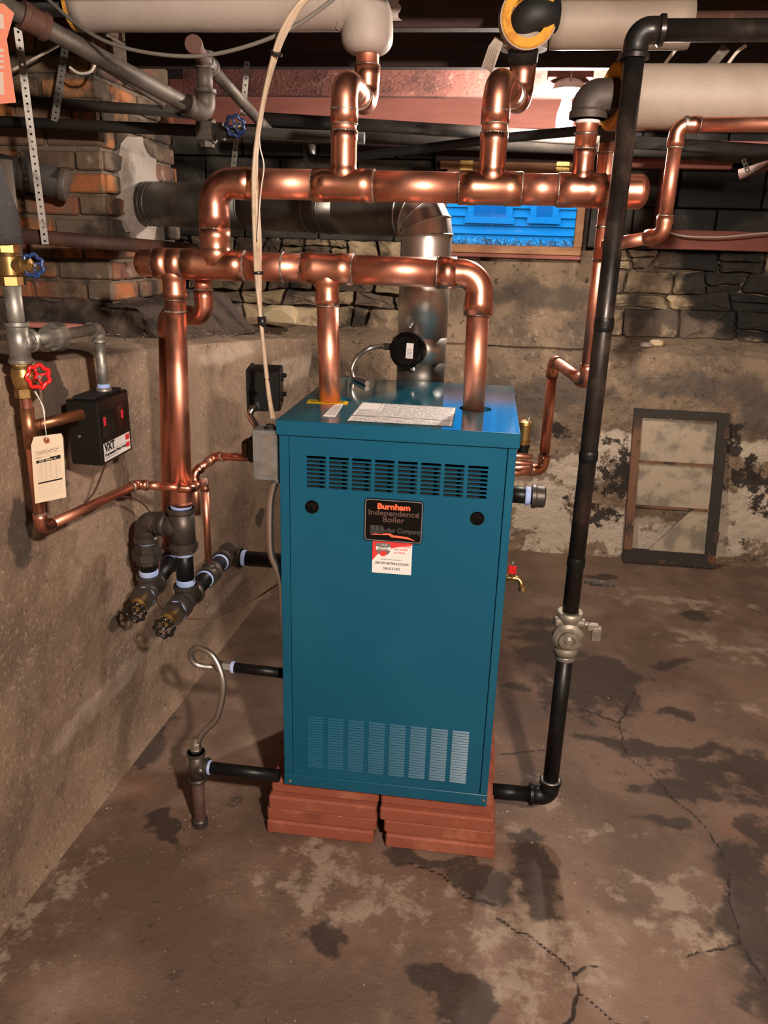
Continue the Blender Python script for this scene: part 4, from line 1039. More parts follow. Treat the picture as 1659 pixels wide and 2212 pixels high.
# towards the left: rotated tee, tee with down-leg, end cap
pipe_seg(lh, V((P(532, 580, y=yA).x, yA, zA)), cL - V((.06, 0, 0)), R25, copper)
ring(lh, V((P(612, 580, y=yA).x, yA, zA)), XD, R25 + .001)
xU = P(467, 575, y=yA).x
zB = hp_(740, 400).z
tee(lh, V((xU, yA, zA)), XD, P(530, 580, y=yA).x - xU, ZD, .085, R25, R25, h2=xU - P(398, 575, y=yA).x)
tee(lh, V((rA.x, yA, zA)), XD, P(397, 570, y=yA).x - rA.x - .001, -ZD, .085, R25, R2, h2=.045)
cap(lh, V((rA.x - .043, yA, zA)), -XD, R25 - .004)

# upper header
uh = thing('upper_steam_header', 'upper fat copper steam header with two looping take-offs and a capped right end', 'pipe', (xU, yA, zA + .08))
eU = V((xU, yA, zB))
_, ctU = elbow(uh, eU, ZD, XD, R25, copper_f)
pipe_seg(uh, V((xU, yA, zA + .08)), eU - V((0, 0, ctU - .006)), R25, copper)
ring(uh, V((xU, yA, P(468, 500, y=yA).z)), ZD, R25 + .001)
x1 = P(742, 400, y=yA).x; x2 = P(1060, 402, y=yA).x; x3 = P(1255, 404, y=yA).x; xe = P(1352, 405, y=yA).x
z_at = lambda px, py: P(px, py, y=yA).z
zHd = (z_at(600, 396) + z_at(1250, 405)) / 2
eUx = eU.x + ctU
def up(x): return V((x, yA, zB + (zHd - zB) * 0))
pipe_seg(uh, up(eUx - .006), up(x1 - .070), R25, copper)
tee(uh, up(x1), XD, .072, ZD, .115, R25, .0285)
pipe_seg(uh, up(x1 + .068), up(x2 - .072), R25, copper)
tee(uh, up(x2), XD, .070, ZD, .115, R25, .0285)
pipe_seg(uh, up(x2 + .066), up(x3 - .045), R25, copper)
tee(uh, up(x3), XD, .050, ZD, .085, R25, .022)
pipe_seg(uh, up(x3 + .045), up(xe - .005), R25, copper)
cap(uh, up(xe - .01), XD, R25, None)
# swing-joint take-offs up to the insulated mains
RT = .0285
def takeoff(par, x, pxt, pyt, pxb, pyb, pxu, pyu, yb):
    zt = P(pxt, pyt, y=yA).z; top = V((x, yA, zt)); bot = P(pxb, pyb, y=yb); upp = V((P(pxu, pyu, y=yb).x, yb, JZ - .09))
    bot = V((upp.x, yb, bot.z))
    copper_line(par, [V((x, yA, zB + .112)), top, bot, upp + V((0, 0, .05))], RT, n=28)
    ring(par, V((x, yA, zB + .16)), ZD, RT + .002)
takeoff(uh, x1, 742, 172, 797, 228, 794, 140, .47)
takeoff(uh, x2, 1066, 170, 1122, 224, 1130, 140, .47)

# iron swing-over to the third main beside the lamp
z3t = P(1262, 212, y=yA).z
io = thing('iron_riser_elbow', 'fat black iron elbow on a copper reducer right of the lamp', 'fitting', (x3, yA, zB + .09))
g = G().sweep([V((x3, yA, zB + .084)), V((x3, yA, zB + .13)), V((x3, yA, zB + .135)), V((x3, yA, z3t - .048))], [.0235, .0235, .0255, .0255], 24); g.obj('copper_adapter', copper_f, io)
ring(io, V((x3, yA, zB + .115)), ZD, .025); ring(io, V((x3, yA, P(1262, 264, y=yA).z)), ZD, .026, .007, white_p, 'white_sealant_ring')
g = G().sweep(fillet([V((x3, yA, P(1262, 262, y=yA).z + .004)), V((x3, yA, z3t)), V((x3 + .10, yA, z3t + .003))], .036, 12), .0385, 30); g.lathe((x3, yA, P(1262, 262, y=yA).z + .004), ZD, [(0, .030), (0, .042), (.014, .042), (.020, .038)], 30); g.obj('elbow', iron_old := mat('rusty_black_cast_iron', (.055, .043, .036), [((.10, .075, .06), 12, .48, .7, 6)], rough=.6, metal=.3, bumps=[(160, .4, .001, 4)]), io)

# short copper stub standing behind the black gas riser
sb = thing('copper_stub_riser', 'short upright copper stub behind the black gas riser and header end', 'pipe', P(1312, 420, y=.36))
c = P(1312, 330, y=.36); pipe_seg(sb, V((c.x, .36, zB - .02)), V((c.x, .36, c.z + .02)), .022, copper); ring(sb, V((c.x, .36, c.z)), ZD, .023)
pipe_seg(sb, V((c.x, .36, c.z + .02)), V((c.x, .36, c.z + .12)), .021, dark_pipe)

# ------------------------------------------------------------------ insulated mains
def insul(par, pts, r, m, ends=(), n=36, wrap=(), R=None, taper=False):
    pl = fillet(pts, R or r * 1.1, 10); out = []; dense = []
    for a, b in zip(pl[:-1], pl[1:]):
        k = max(1, int((b - a).length / .03)); dense += [a.lerp(b, i / k) for i in range(k)]
    dense.append(pl[-1])
    rs_ = [r * (1 + .012 * math.sin(i * 1.7) * math.cos(i * .61)) for i in range(len(dense))]
    if taper:
        e_ = dense[-1]; d_ = (dense[-1] - dense[-2]).normalized(); dense = dense[:-1]; rs_ = rs_[:-1]; p0 = e_ - d_ * .036
        while (dense[-1] - e_).length < .037: dense.pop(); rs_.pop()
        for k in range(7): a = k / 6 * 1.35; dense.append(p0 + d_ * (.036 * math.sin(a))); rs_.append(r * (.42 + .58 * math.cos(a)))
    g = G(); g.sweep(dense, rs_, n)
    return g.obj('insulation_jacket', m, par)
yM = .47
m1 = thing('insulated_main', 'white-jacketed insulated main with elbow turning down onto the left copper take-off', 'insulated pipe', (.1, yM, 2.1))
e1 = V((P(792, 140, y=yM).x, yM, 0)); zc = P(500, -2, y=yM).z + .004
zM = P(450, 72, y=yM).z + .068
xl = P(168, 20, y=yM).x
insul(m1, [V((xl, yM, zM)), V((e1.x, yM, zM)), V((e1.x, yM, P(792, 119, y=yM).z))], .064, jacket_w, R=.068, taper=True)
g = G().lathe((xl - .012, yM, zM), (1, 0, 0), [(0, .045), (0, .062), (.014, .062), (.014, .045)], 30); g.obj('insulation_core', fiber, m1)
pipe_seg(m1, V((xl - .5, yM, zM)), V((xl + .05, yM, zM)), .030, old_pipe, 'iron_pipe')
# crumpled facing at the elbow
g = G(); random.seed(2)
for k in range(5):
    a_ = e1 + V((0, 0, zM)); r_ = .066 + k * .0006; t0 = -2.2 + k * .45; ps = []
    for j in range(7):
        t = t0 + j * .12; ps.append(V((a_.x - .075 + .028 * k + .006 * random.random(), a_.y + r_ * math.cos(t) , a_.z + r_ * math.sin(t))))
    q = [p_ + V((.03 + random.uniform(-.008, .008), random.uniform(-.001, .001), 0)) for p_ in ps]
    g.add(ps + q, [(j, j + 1, j + 8, j + 7) for j in range(6)])
g.obj('facing_flap', jacket_w, m1)
# torn paper tip
m2 = thing('insulated_elbow', 'short torn insulation sleeve with open yellow fibreglass above the right take-off', 'insulated pipe', (.5, yM, 2.1))
e2 = V((P(1128, 140, y=yM).x, yM, 0)); zb2 = P(1128, 112, y=yM).z
insul(m2, [V((e2.x, yM - .02, zb2)), V((e2.x, yM - .02, zb2 + .03)), V((e2.x + .004, yM - .02, zb2 + .075))], .056, jacket_t, R=.1)
g = G(); n = 28
ctr = P(1143, 36, y=.385)
fd = V((.12, -.9, -.12)).normalized()
g.lathe(ctr - fd * .03, fd, [(0, .064), (.030, .064), (.034, .060), (.030, .042), (-.0, .042)], 30); g.obj('fibreglass_end', fiber, m2)
G().lathe(ctr - fd * .045, fd, [(0, .066), (.044, .0665), (.044, .064), (0, .064)], 30).obj('torn_sleeve', jacket_t, m2)
g = G(); g.sweep(fillet([V((e2.x, yM, zb2 - .02)), V((e2.x, yM - .02, ctr.z - .03)), V((ctr.x - .012, .40, ctr.z + .008)), V((P(1200, 45, y=.42).x, .42, ctr.z + .012))], .045), .037, 28); g.obj('iron_elbow', black_matte, m2)
g = G(); a = P(1055, 100, y=yM - .03); 
for k in range(6):
    o = a + V((k * .005, -.004 * k, 0)); g.add([o, o + V((.016, .004, .022)), o + V((.006 - .004 * k, -.004, -.05 - .004 * k)), o + V((-.014, .002, -.045))], [(0, 1, 2), (0, 2, 3)])
lab(g.obj('torn_paper_tip', jacket_t, m2), 'loose torn strip of jacket paper')
m3 = thing('insulated_branch', 'tan-jacketed insulated pipe running right behind the black gas elbow, highest', 'insulated pipe', (.9, yM, 2.1))
zc3 = P(1330, 50, y=yM).z - .002; xa, xb = P(1192, 50, y=yM).x, P(1492, 50, y=yM).x
insul(m3, [V((xa, yM, zc3)), V((xb, yM, zc3))], .054, jacket_t)
pipe_seg(m3, V((xb - .05, yM, zc3)), V((xb + .9, yM, zc3)), .026, rust_pipe, 'iron_pipe'); pipe_seg(m3, V((e2.x + .25, yM, zc3)), V((xa + .05, yM, zc3)), .03, old_pipe, 'iron_pipe')
m4 = thing('insulated_low_main', 'fat tan-jacketed insulated main running right from the iron elbow', 'insulated pipe', (.75, yA, 1.87))
zc4 = z3t + .003; xa4 = P(1337, 205, y=yA).x
insul(m4, [V((xa4, yA, zc4)), V((xa4 + .85, yA, zc4 + .004))], .063, jacket_t)
g = G(); fd = V((-1, -.30, 0)).normalized(); cc4 = V((xa4 - .004, yA, zc4))
g.lathe(cc4 + fd * -.01, fd, [(0, .064), (.022, .066), (.026, .060), (.016, .036), (0, .036)], 30); g.obj('fibreglass_end', fiber, m4)
G().lathe(cc4 + fd * -.018, fd, [(0, .0665), (.026, .068), (.026, .065), (0, .064)], 30).obj('torn_sleeve', jacket_t, m4)
g = G(); a = cc4 + V((-.012, -.01, .062)); g.add([a, a + V((.03, .01, .0)), a + V((.02, 0, .035)), a + V((.004, -.012, .018))], [(0, 1, 2), (0, 2, 3)]); g.obj('facing_flap', jacket_w, m4)

# ------------------------------------------------------------------ black gas riser, valve and boiler feed
RG = .0212
YG = .135
gz = lambda px, py, y_=YG: P(px, py, y=y_)
gt = gz(1377, 62, .15); xg = (gz(1362, 150).x + gz(1240, 1300).x) / 2
xgb = gz(1195, 1600, YG).x
gas = thing('gas_riser', 'long black iron gas riser with elbow at top, right of the boiler', 'pipe', (xgb, YG, .12))
ztop = gt.z - .004
vz = P(1236, 1368, y=YG).z
iron_line(gas, [V((xg, YG, vz + .05)), V((xg, YG + .01, ztop)), V((xg + .9, YG + .01, ztop))], RG * .97, old_pipe, old_pipe)
for py in (985, 1215, 700):
    c = gz(1280 if py == 985 else 1252 if py == 1215 else 1300, py); ring(gas, V((xg, YG, c.z)), ZD, RG * .985, .03 if py != 985 else .026, black_iron, 'pipe_coupling')
va = thing('gas_cock', 'dull grey lever gas cock on the black riser near the floor', 'valve', (xg, YG, vz - .04))
al = mat('dull_cast_valve', (0.30, 0.265, 0.215), [((0.18, .155, .125), 30, .45, .65, 5)], rough=.5, metal=.6)
xv = xg
g = G(); g.sweep([V((xv, YG, vz + .062)), V((xv, YG, vz + .045)), V((xv, YG, vz + .035)), V((xv, YG, vz - .035)), V((xv, YG, vz - .042)), V((xv, YG, vz - .058))], [.031, .031, .024, .026, .031, .031], 24); g.obj('body', al, va)
G().lathe(V((xv, YG - .006, vz - .002)), (0, -1, -.1), [(0, .040), (.018, .040), (.024, .033), (.026, .026), (.034, .025), (.036, .016), (.030, .014), (.036, .008), (.038, .006)], 30).obj('plug_cap', al, va)
for sx in (-1, 1): G().lathe(V((xv + sx * .02, YG - .004, vz + .034)), (sx, -.3, 0), [(0, .013), (.018, .013), (.020, .009)], 16).obj('port_boss', al, va)
g = G(); g.sweep([V((xv + .03, YG - .01, vz + .034)), V((xv + .052, YG - .012, vz + .034))], .007, 12); g.box(V((xv + .058, YG - .014, vz + .030)), (.014, .008, .009), bev=.002)
g.box(V((xv + .068, YG - .016, vz + .012)), (.012, .008, .020), bev=.003); g.obj('pressure_tap', al, va)
G().lathe(V((xv + .068, YG - .022, vz + .014)), (0, -1, 0), [(0, .008), (.006, .008), (.006, .004), (.008, .003)], 14).obj('tap_screw', galv, va)
fd_ = thing('gas_feed_pipe', 'new black iron pipe dropping below the gas cock and turning to the boiler base', 'pipe', (xg, YG, .11))
ze = P(1190, 1738, y=.10).z
iron_line(fd_, [V((xg, YG, vz - .04)), V((xg, YG, ze)), V((W + .004, YG - .01, ze + .004))], RG, black_iron, black_iron)
ring(fd_, V((xg, YG, vz - .068)), ZD, RG + .003, .014, galv, 'bright_thread'); ring(fd_, V((xg, YG, ze + .052)), ZD, RG + .004, .010, galv, 'bright_thread')

# ------------------------------------------------------------------ copper condensate lines on the right
Y5 = .150
cl = thing('right_copper_line', 'copper line running from the right edge, down past the sash window side', 'pipe', P(1435, 500, y=Y5))
z_r = P(1490, 270, y=Y5).z
pA = V((P(1458, 270, y=Y5).x, Y5, z_r)); pB = V((P(1438, 508, y=Y5).x, Y5, P(1438, 508, y=Y5).z)); pC = P(1340, 527, y=Y5)
xm = (pA.x + pB.x) / 2
copper_line(cl, [V((pA.x + .6, Y5, z_r + .012)), V((xm, Y5, z_r)), V((xm, Y5, pB.z)), V((pC.x - .02, Y5 + .10, pC.z - .004))], .0143)
ring(cl, V((P(1482, 268, y=Y5).x, Y5, z_r + .001)), XD, .0150, .010, solder); ring(cl, V((pC.x - .008, Y5 + .092, pC.z - .003)), XD, .0165, .03, galv, 'iron_coupling')
Y5 = .36
c2 = thing('condensate_copper_line', 'long copper drop behind the black gas riser, jogging back to the boiler side', 'pipe', P(1265, 825, y=Y5))
q0 = P(1303, 470, y=Y5); q1 = P(1266, 828, y=Y5); xq = (q0.x + q1.x) / 2
q2 = P(1196, 778, y=.66); q3 = V((q2.x, .66, P(1182, 1014, y=.66).z))
copper_line(c2, [V((xq, Y5, zB - .02)), V((xq, Y5, q1.z)), V((q2.x, .66, q2.z)), q3, V((W + .005, .60, q3.z))], .0155)
ring(c2, V((xq, Y5, P(1300, 490, y=Y5).z)), ZD, .0168); ring(c2, V((xq, Y5, P(1293, 562, y=Y5).z)), ZD, .0168)

# side fittings of the boiler
nip = thing('capped_nipple', 'black capped nipple with blue sealant poking from the boiler right side', 'pipe', (W + .03, .3, .94))
za = P(1140, 1071, y=.3).z; xn = P(1170, 1071, y=.3).x
pipe_seg(nip, V((W - .01, .3, za + .002)), V((xn - .01, .3, za)), .0225, black_iron, 'nipple'); dope_ring(nip, V((P(1140, 1071, y=.3).x, .3, za)), XD, .0225, .014)
G().lathe(V((P(1150, 1071, y=.3).x - .002, .3, za)), XD, [(0, .028), (.001, .032), (.010, .032), (.013, .030), (.032, .029), (.036, .024), (.038, 0)], 26).obj('pipe_cap', iron_fit, nip)
rv = thing('relief_valve', 'brass relief valve standing beside the boiler rear right corner', 'valve', P(1130, 980, y=.55))
c = P(1129, 982, y=.55); c = V((max(c.x, W + .02), .55, c.z))
G().lathe(c, ZD, [(0, .016), (.020, .016), (.020, .018), (.032, .018)], 18).obj('base', black_iron, rv); G().lathe(c + V((0, 0, .032)), ZD, [(0, .018), (.012, .020), (.014, .017), (.055, .018), (.058, .021), (.066, .020), (.070, .012)], 20).obj('body', brass, rv)
G().sweep([c + V((0, 0, .098)), c + V((.012, -.004, .112))], .002, 8).obj('test_lever', steel, rv)
ct_ = thing('capped_copper_stubs', 'pair of short pinkish copper stubs beside the boiler below the relief valve', 'pipe', P(1130, 988, y=.5))
for dy in (.0, .03):
    a = P(1110, 984 + dy * 300, y=.5); b = P(1150, 988 + dy * 300, y=.5); pipe_seg(ct_, V((W - .02, .5 - dy, a.z)), V((b.x, .5 - dy, a.z)), .008, copper, 'stub')
dv = thing('drain_valve', 'small brass drain tap with red handle low on the boiler right side', 'valve', P(1100, 1248, y=.5))
c = P(1100, 1248, y=.5); c = V((W, .5, c.z)); xo = P(1128, 1265, y=.5).x
g = G(); g.sweep(fillet([c + V((-.01, 0, 0)), V((xo - .008, .5, c.z)), V((xo, .49, c.z - .028))], .018), .0085, 16); g.lathe(V((xo, .49, c.z - .022)), (0.1, -.2, -1), [(0, .010), (.003, .013), (.012, .013), (.012, .008)], 16); g.obj('spout', brass, dv)
hexnut(dv, c + V((.014, 0, 0)), XD, .014, .014, brass); c3 = V((P(1106, 1240, y=.5).x, .5, c.z))
G().lathe(c3, ZD, [(0, .009), (.014, .007)], 12).obj('stem', brass, dv); G().box(c3 + V((0, 0, .026)), (.012, .004, .013), bev=.003).obj('handle', red_pl, dv)
G().sweep([c3 + V((0, 0, .03)), c3 + V((0, 0, .055))], .0018, 8).obj('handle_screw', steel, dv)
dc = thing('side_cable_loop', 'short dark cable loop hanging at the boiler right side above the drain tap', 'cable', P(1100, 1190, y=.45))
c = P(1101, 1165, y=.45); G().sweep(spline([V((W - .003, .45, c.z)), V((W + .008, .448, c.z - .04)), V((W + .006, .45, c.z - .07)), V((W - .003, .45, c.z - .085))]), .003, 8).obj('cable', tie_m, dc)

# ------------------------------------------------------------------ flue
fl = thing('flue_pipe', 'shiny steel flue rising behind the boiler and running left into the chimney', 'flue', (.27, .70, TZ))
FR = .075
fx = P(913, 700, y=.70).x; fz1 = P(920, 545, y=.70).z; FY = .705
v0 = V((fx, FY, TZ - .05)); v1 = V((fx, FY, fz1))
seams = G()
G().sweep([v0, V((fx, FY, TZ + .055))], FR * .985, 40).obj('draft_collar', dull_steel, fl)
G().sweep([V((fx, FY, TZ + .05)), V((fx, FY, TZ + .128))], FR * .993, 40).obj('lower_section', steel, fl)
G().sweep([V((fx, FY, TZ + .125)), V((fx, FY, fz1 - .02))], FR, 40).obj('upright_section', steel, fl)
crn = V((fx, FY, P(918, 456, y=.74).z)); end = V((CXr - .03, 1.30, P(330, 441, y=1.3).z)); hd = (end - crn).normalized()
gp_ = fillet([V((fx, FY, fz1 - .03)), crn, crn + hd * .30], .125, 4)
for i in range(len(gp_) - 1):
    a, b = gp_[i], gp_[i + 1]; ga_, gb_ = (gp_[max(i - 1, 0)] if i else a - (b - a)), (gp_[i + 2] if i + 2 < len(gp_) else b + (b - a))
    # each gore is cut on the mitre planes it shares with its neighbours
    d0 = ((b - a).normalized() + (a - ga_).normalized()).normalized(); d1 = ((gb_ - b).normalized() + (b - a).normalized()).normalized(); dd = (b - a).normalized(); u, v = frame(dd); vs = []
    rr_ = FR * (1.012 if i % 2 else 1.0)
    for (c_, dn) in ((a, d0), (b, d1)):
        for k in range(40):
            t = 2 * PI * k / 40; o_ = u * math.cos(t) * rr_ + v * math.sin(t) * rr_; s__ = -(o_.dot(dn)) / dd.dot(dn); vs.append(c_ + o_ + dd * s__)
    g = G(); g.add(vs, [(k, (k + 1) % 40, (k + 1) % 40 + 40, k + 40) for k in range(40)], True); g.obj('elbow_gore', steel if i < 4 else dull_steel, fl)
    if i: g = G(); g.sweep([vs[k] for k in range(40)] + [vs[0]], .0032, 6, caps=False); g.obj('crimp_bead', steel, fl)
st_ = gp_[-1]
pm = st_.lerp(end, .40)
G().sweep([st_ - hd * .01, pm + hd * .01], FR, 40).obj('horizontal_section', dull_steel, fl); G().sweep([pm, end], FR * 1.012, 40).obj('horizontal_section', dull_steel, fl)
for f in (.06, .12, .40, .86, .885, .91): ring(fl, st_.lerp(end, f), hd, FR * 1.016, .007, dull_steel, 'crimp_bead')
for f in (.10, .11):
    c = st_.lerp(end, f) + V((.0, -FR - .001, .012)); G().lathe(c, (0, -1, 0), [(0, .005), (.003, .004)], 10).obj('screw', steel, fl)
for px, py in ((886, 706), (945, 556)):
    c = P(px, py, y=FY - FR * .93); G().lathe(c, (0, -1, 0), [(0, .005), (.004, .003)], 10).obj('screw', steel, fl)
# vent damper motor
dm = thing('damper_motor', 'round black damper motor cover clamped on the upright flue', 'motor', P(880, 790, y=.6))
c = P(884, 757, y=.625); dd = V((-.28, -1, .10)).normalized()
G().lathe(c - dd * .03, dd, [(0, .049), (.034, .050)], 36).obj('motor_housing', steel, dm)
G().lathe(c + dd * .003, dd, [(0, .0535), (.020, .0535), (.026, .050), (.027, .043), (.024, .041), (.024, 0)], 40).obj('motor_cover', black_gloss, dm)
u_ = V((1, -.28, 0)).normalized(); w_ = dd.cross(u_).normalized(); w_ = w_ if w_.z > 0 else -w_
lb = G().box(c + dd * .0275 + u_ * .012, (.011, .0006, .022), u_, dd, w_).obj('motor_label', white_p, dm)
g = G()
for i in range(6): g.box(c + dd * .0284 + u_ * .012 + w_ * (.004 - i * .004), (.008, .0002, .0006), u_, dd, w_)
g.obj('print_lines', grey_print, lb)
for t in (2.6, 5.0):
    q = c + (u_ * math.cos(t) + w_ * math.sin(t)) * .056; G().lathe(q - dd * .005, dd, [(0, .007), (.008, .007), (.010, .004)], 12).obj('clamp_screw', steel, dm)
G().box(c - u_ * .062 + dd * -.002 + w_ * .006, (.020, .012, .010), u_, dd, w_, .002).obj('cable_connector', black_matte, dm)
cf = thing('damper_conduit', 'short flexible steel conduit curving from the damper motor to the boiler lid', 'conduit', P(762, 812, y=.60))
e_ = c - u_ * .08 + w_ * .006
corrugated(cf, [e_, P(800, 752, y=.61), P(772, 772, y=.615), P(760, 797, y=.61), P(763, 818, y=.59), V((P(772, 828, y=.58).x, .57, TZ + .008)), V((P(800, 850, y=.5).x - .01, .50, TZ + .007))], .0065, flex_steel, 'conduit', .007)
G().lathe(e_ + u_ * .018, -u_, [(0, .010), (.012, .010), (.018, .008)], 14).obj('conduit_clamp', zinc, cf)
#MARK2
# ------------------------------------------------------------------ copper drop and black iron return loop on the left
eqx = rA.x; YC = .205
za = P(402, 1085, y=YC).z
cd = thing('front_copper_drop', 'thicker front copper drop on the left, from header end down to the black tee', 'pipe', (eqx, YC, za))
pipe_seg(cd, V((eqx, yA, zA - .08)), V((eqx, YC, za + .01)), R2 * .99, copper)
ring(cd, V((eqx, yA - .004, P(383, 672, y=yA).z)), ZD, R2 + .001)
G().lathe(V((eqx, YC, za + .022)), ZD, [(-.03, R2 + .002), (-.022, R2 + .006), (-.018, R2 + .003), (.03, R2 + .003)], 28).obj('male_adapter', copper_f, cd)
ring(cd, V((eqx, YC, za + .046)), ZD, R2 + .003)
RI = .0242
bt = thing('return_tee_loop', 'black iron tee, elbow and union loop hanging from the front copper drop', 'pipe fitting', (eqx, YC, .80))
tz = P(405, 1140, y=YC).z; tc = V((eqx - .004, YC, tz))
lowz = P(410, 1262, z=.64); 
zr2 = P(410, 1290, x=eqx).z
# the drop leans a touch; keep it plumb in the world
px_, py_ = eqx, YC
YL = .235; c1 = P(313, 1130, y=YL); u1 = V((c1.x, YL, P(312, 1196, y=YL).z)); zr1 = zr2 + .006
br = (V((c1.x, YL, tz)) - tc); brd = br.normalized()
tee(bt, tc, ZD, .058, brd, .060, RI * 1.12, RI, copper_=False)
dope_ring(bt, tc + V((0, 0, .060)), ZD, RI * 1.08, .012); dope_ring(bt, tc - V((0, 0, .074)), ZD, RI, .014)
hexnut(bt, tc - V((0, 0, .064)), ZD, .036, .014, iron_fit)
hexnut(bt, tc + brd * .075, brd, .033, .010, iron_fit); dope_ring(bt, tc + brd * .084, brd, RI, .010); dope_ring(bt, tc + brd * .066, brd, RI * 1.05, .008)
ce = V((c1.x, YL, tz)); elbow(bt, ce, brd, -ZD, RI, iron_fit, False)
pipe_seg(bt, tc + brd * .05, ce - brd * .05, RI, black_iron, 'nipple')
zu = u1.z + .004
dope_ring(bt, V((ce.x, YL, tz - .070)), ZD, RI, .026)
un = hexnut(bt, V((ce.x, YL, zu + .018)), ZD, .034, .024, iron_fit, 'union_nut', 8); hexnut(bt, V((ce.x, YL, zu - .004)), ZD, .044, .022, iron_fit, 'union_nut', 8); hexnut(bt, V((ce.x, YL, zu - .024)), ZD, .033, .016, iron_fit, 'union_nut', 8)
pipe_seg(bt, V((ce.x, YL, tz - .05)), V((ce.x, YL, zr1 + .03)), RI, black_iron, 'nipple'); dope_ring(bt, V((ce.x, YL, zr1 + .052)), ZD, RI, .018)
pipe_seg(bt, tc - V((0, 0, .05)), V((tc.x, YC, zr2 + .03)), RI, black_iron, 'nipple'); dope_ring(bt, V((tc.x, YC, zr2 + .054)), ZD, RI, .018)

# two low returns running back beside the wall, each with a drain valve at the near end
r2 = thing('right_return_run', 'low black iron return nearer the boiler, running back then into the boiler', 'pipe', (tc.x, YC, zr2))
a2 = V((tc.x, YC, zr2)); e2_ = P(492, 1203, z=zr2); b2 = V((a2.x + .006, e2_.y, zr2))
d2 = (b2 - a2).normalized()
tee(r2, a2, d2, .050, ZD, .045, RI, copper_=False); tee(r2, b2, d2, .040, XD, .052, RI, copper_=False)
m2_ = a2.lerp(b2, .55); tee(r2, m2_, d2, .030, ZD, .030, RI * .92, .014, copper_=False)
pipe_seg(r2, a2 + d2 * .03, b2, RI, black_iron); pipe_seg(r2, b2 + XD * .03, V((-.003, b2.y, b2.z)), RI, black_iron); dope_ring(r2, b2 + XD * .062, XD, RI, .014)
dope_ring(r2, a2 + d2 * .058, d2, RI, .010); dope_ring(r2, b2 - d2 * .048, d2, RI, .010); dope_ring(r2, m2_ - d2 * .036, d2, RI, .009); dope_ring(r2, m2_ + d2 * .036, d2, RI, .009)
r1 = thing('left_return_run', 'low black iron return nearer the concrete wall, under the rear copper drop', 'pipe', (ce.x, YL, zr1))
a1 = V((ce.x, YL, zr1)); bk = P(374, 1203, z=zr1); b1 = V((bk.x + .004, bk.y, zr1)); d1 = (b1 - a1).normalized()
tee(r1, a1, d1, .050, ZD, .045, RI, copper_=False); tee(r1, b1, d1, .040, ZD, .045, RI, copper_=False)
pipe_seg(r1, a1 + d1 * .03, b1, RI, black_iron); dope_ring(r1, a1 + d1 * .058, d1, RI, .010); dope_ring(r1, b1 - d1 * .048, d1, RI, .010)
pipe_seg(r1, b1 + d1 * .03, b1 + d1 * .09 + XD * .0, RI, black_iron, 'nipple')
for (par, a, d, lb_) in ((r2, a2, d2, 'brass drain valve with black lobed wheel, lower and nearer the boiler'), (r1, a1, d1, 'brass drain valve with black lobed wheel, higher and nearer the wall')):
    dr = thing('drain_gate_valve', lb_, 'valve', a - d * .1, 'black-wheeled drain valves on the low returns')
    if par is r2: a = a - d * .030; pipe_seg(dr, a - d * .05, a + d * .02, RI * 1.24, iron_fit, 'bushing_collar')
    hexnut(dr, a - d * .062, d, .034, .022, iron_fit, 'bushing'); ring(dr, a - d * .050, d, RI * 1.2, .008, dope, 'sealant_band')
    G().lathe(a - d * .072, -d, [(0, .016), (.018, .016), (.020, .019), (.032, .019), (.034, .013), (.050, .011)], 20).obj('bonnet', brass, dr)
    handwheel(dr, a - d * .126 - V((0, 0, .012)), V((.10, -1, .05)), .0275, black_enamel); G().sweep([a - d * .11 - V((0, 0, .006)), a - d * .13 - V((0, 0, .012))], .004, 8).obj('stem', brass, dr)

# rear copper drop
YB = b1.y
bx_ = b1.x
rc = thing('rear_copper_drop', 'thinner rear copper drop close behind the front one, bent to the header', 'pipe', (bx_, YB, zr1))
q1_ = P(440, 650, y=YB + .02)
zj = P(400, 672, y=YB).z
copper_line(rc, [V((P(440, 640, y=.30).x, .30, zA - .03)), V((P(440, 640, y=.30).x, .30, zj)), P(360, 674, y=.33), P(367, 1184, y=.45)], .0225, m=copper, mf=copper_f)
ring(rc, P(367, 1184, y=.45) + V((0, 0, .012)), ZD, .0235, .016, galv, 'adapter_ring')

# ------------------------------------------------------------------ small copper water line
wx = -.50
wl_ = thing('cold_water_copper_line', 'thin copper feed from the tagged valve along the wall to the black returns', 'pipe', (-.45, .1, .95))
Yg = -.235
wz = lambda px, py: P(px, py, y=Yg)
vx = wz(48, 815); xw = (wz(58, 900).x + wz(90, 1130).x) / 2
pb_ = V((xw, Yg, wz(88, 1142).z)); pe_ = P(296, 1046, y=.16); pf_ = P(440, 1050, y=.30)
mB = m2_ + V((0, 0, .03))
pg_ = V((mB.x, mB.y, P(447, 1040, y=mB.y).z))
copper_line(wl_, [V((xw, Yg, wz(50, 850).z)), pb_, pe_, V((eqx - .045, .175, P(372, 1052, y=.175).z)), ], .0115, m=copper_old and copper, rings=True)
copper_line(wl_, [V((eqx - .048, .175, P(372, 1052, y=.175).z)), V((eqx + .035, .185, P(415, 1056, y=.185).z)), pg_, mB + V((0, 0, .012))], .0105)
ct2 = wz(62, 922)
G().sweep([V((xw, Yg, ct2.z + .04)), V((xw, Yg, ct2.z - .045))], .0135, 20).obj('tee', copper_old, wl_)
bxp = P(150, 893, y=-.14)
pipe_seg(wl_, V((xw, Yg, ct2.z)), bxp + V((.03, 0, 0)), .0115, copper_old)
for q in (P(180, 1103, y=.0), P(250, 1070, y=.1)):
    pass

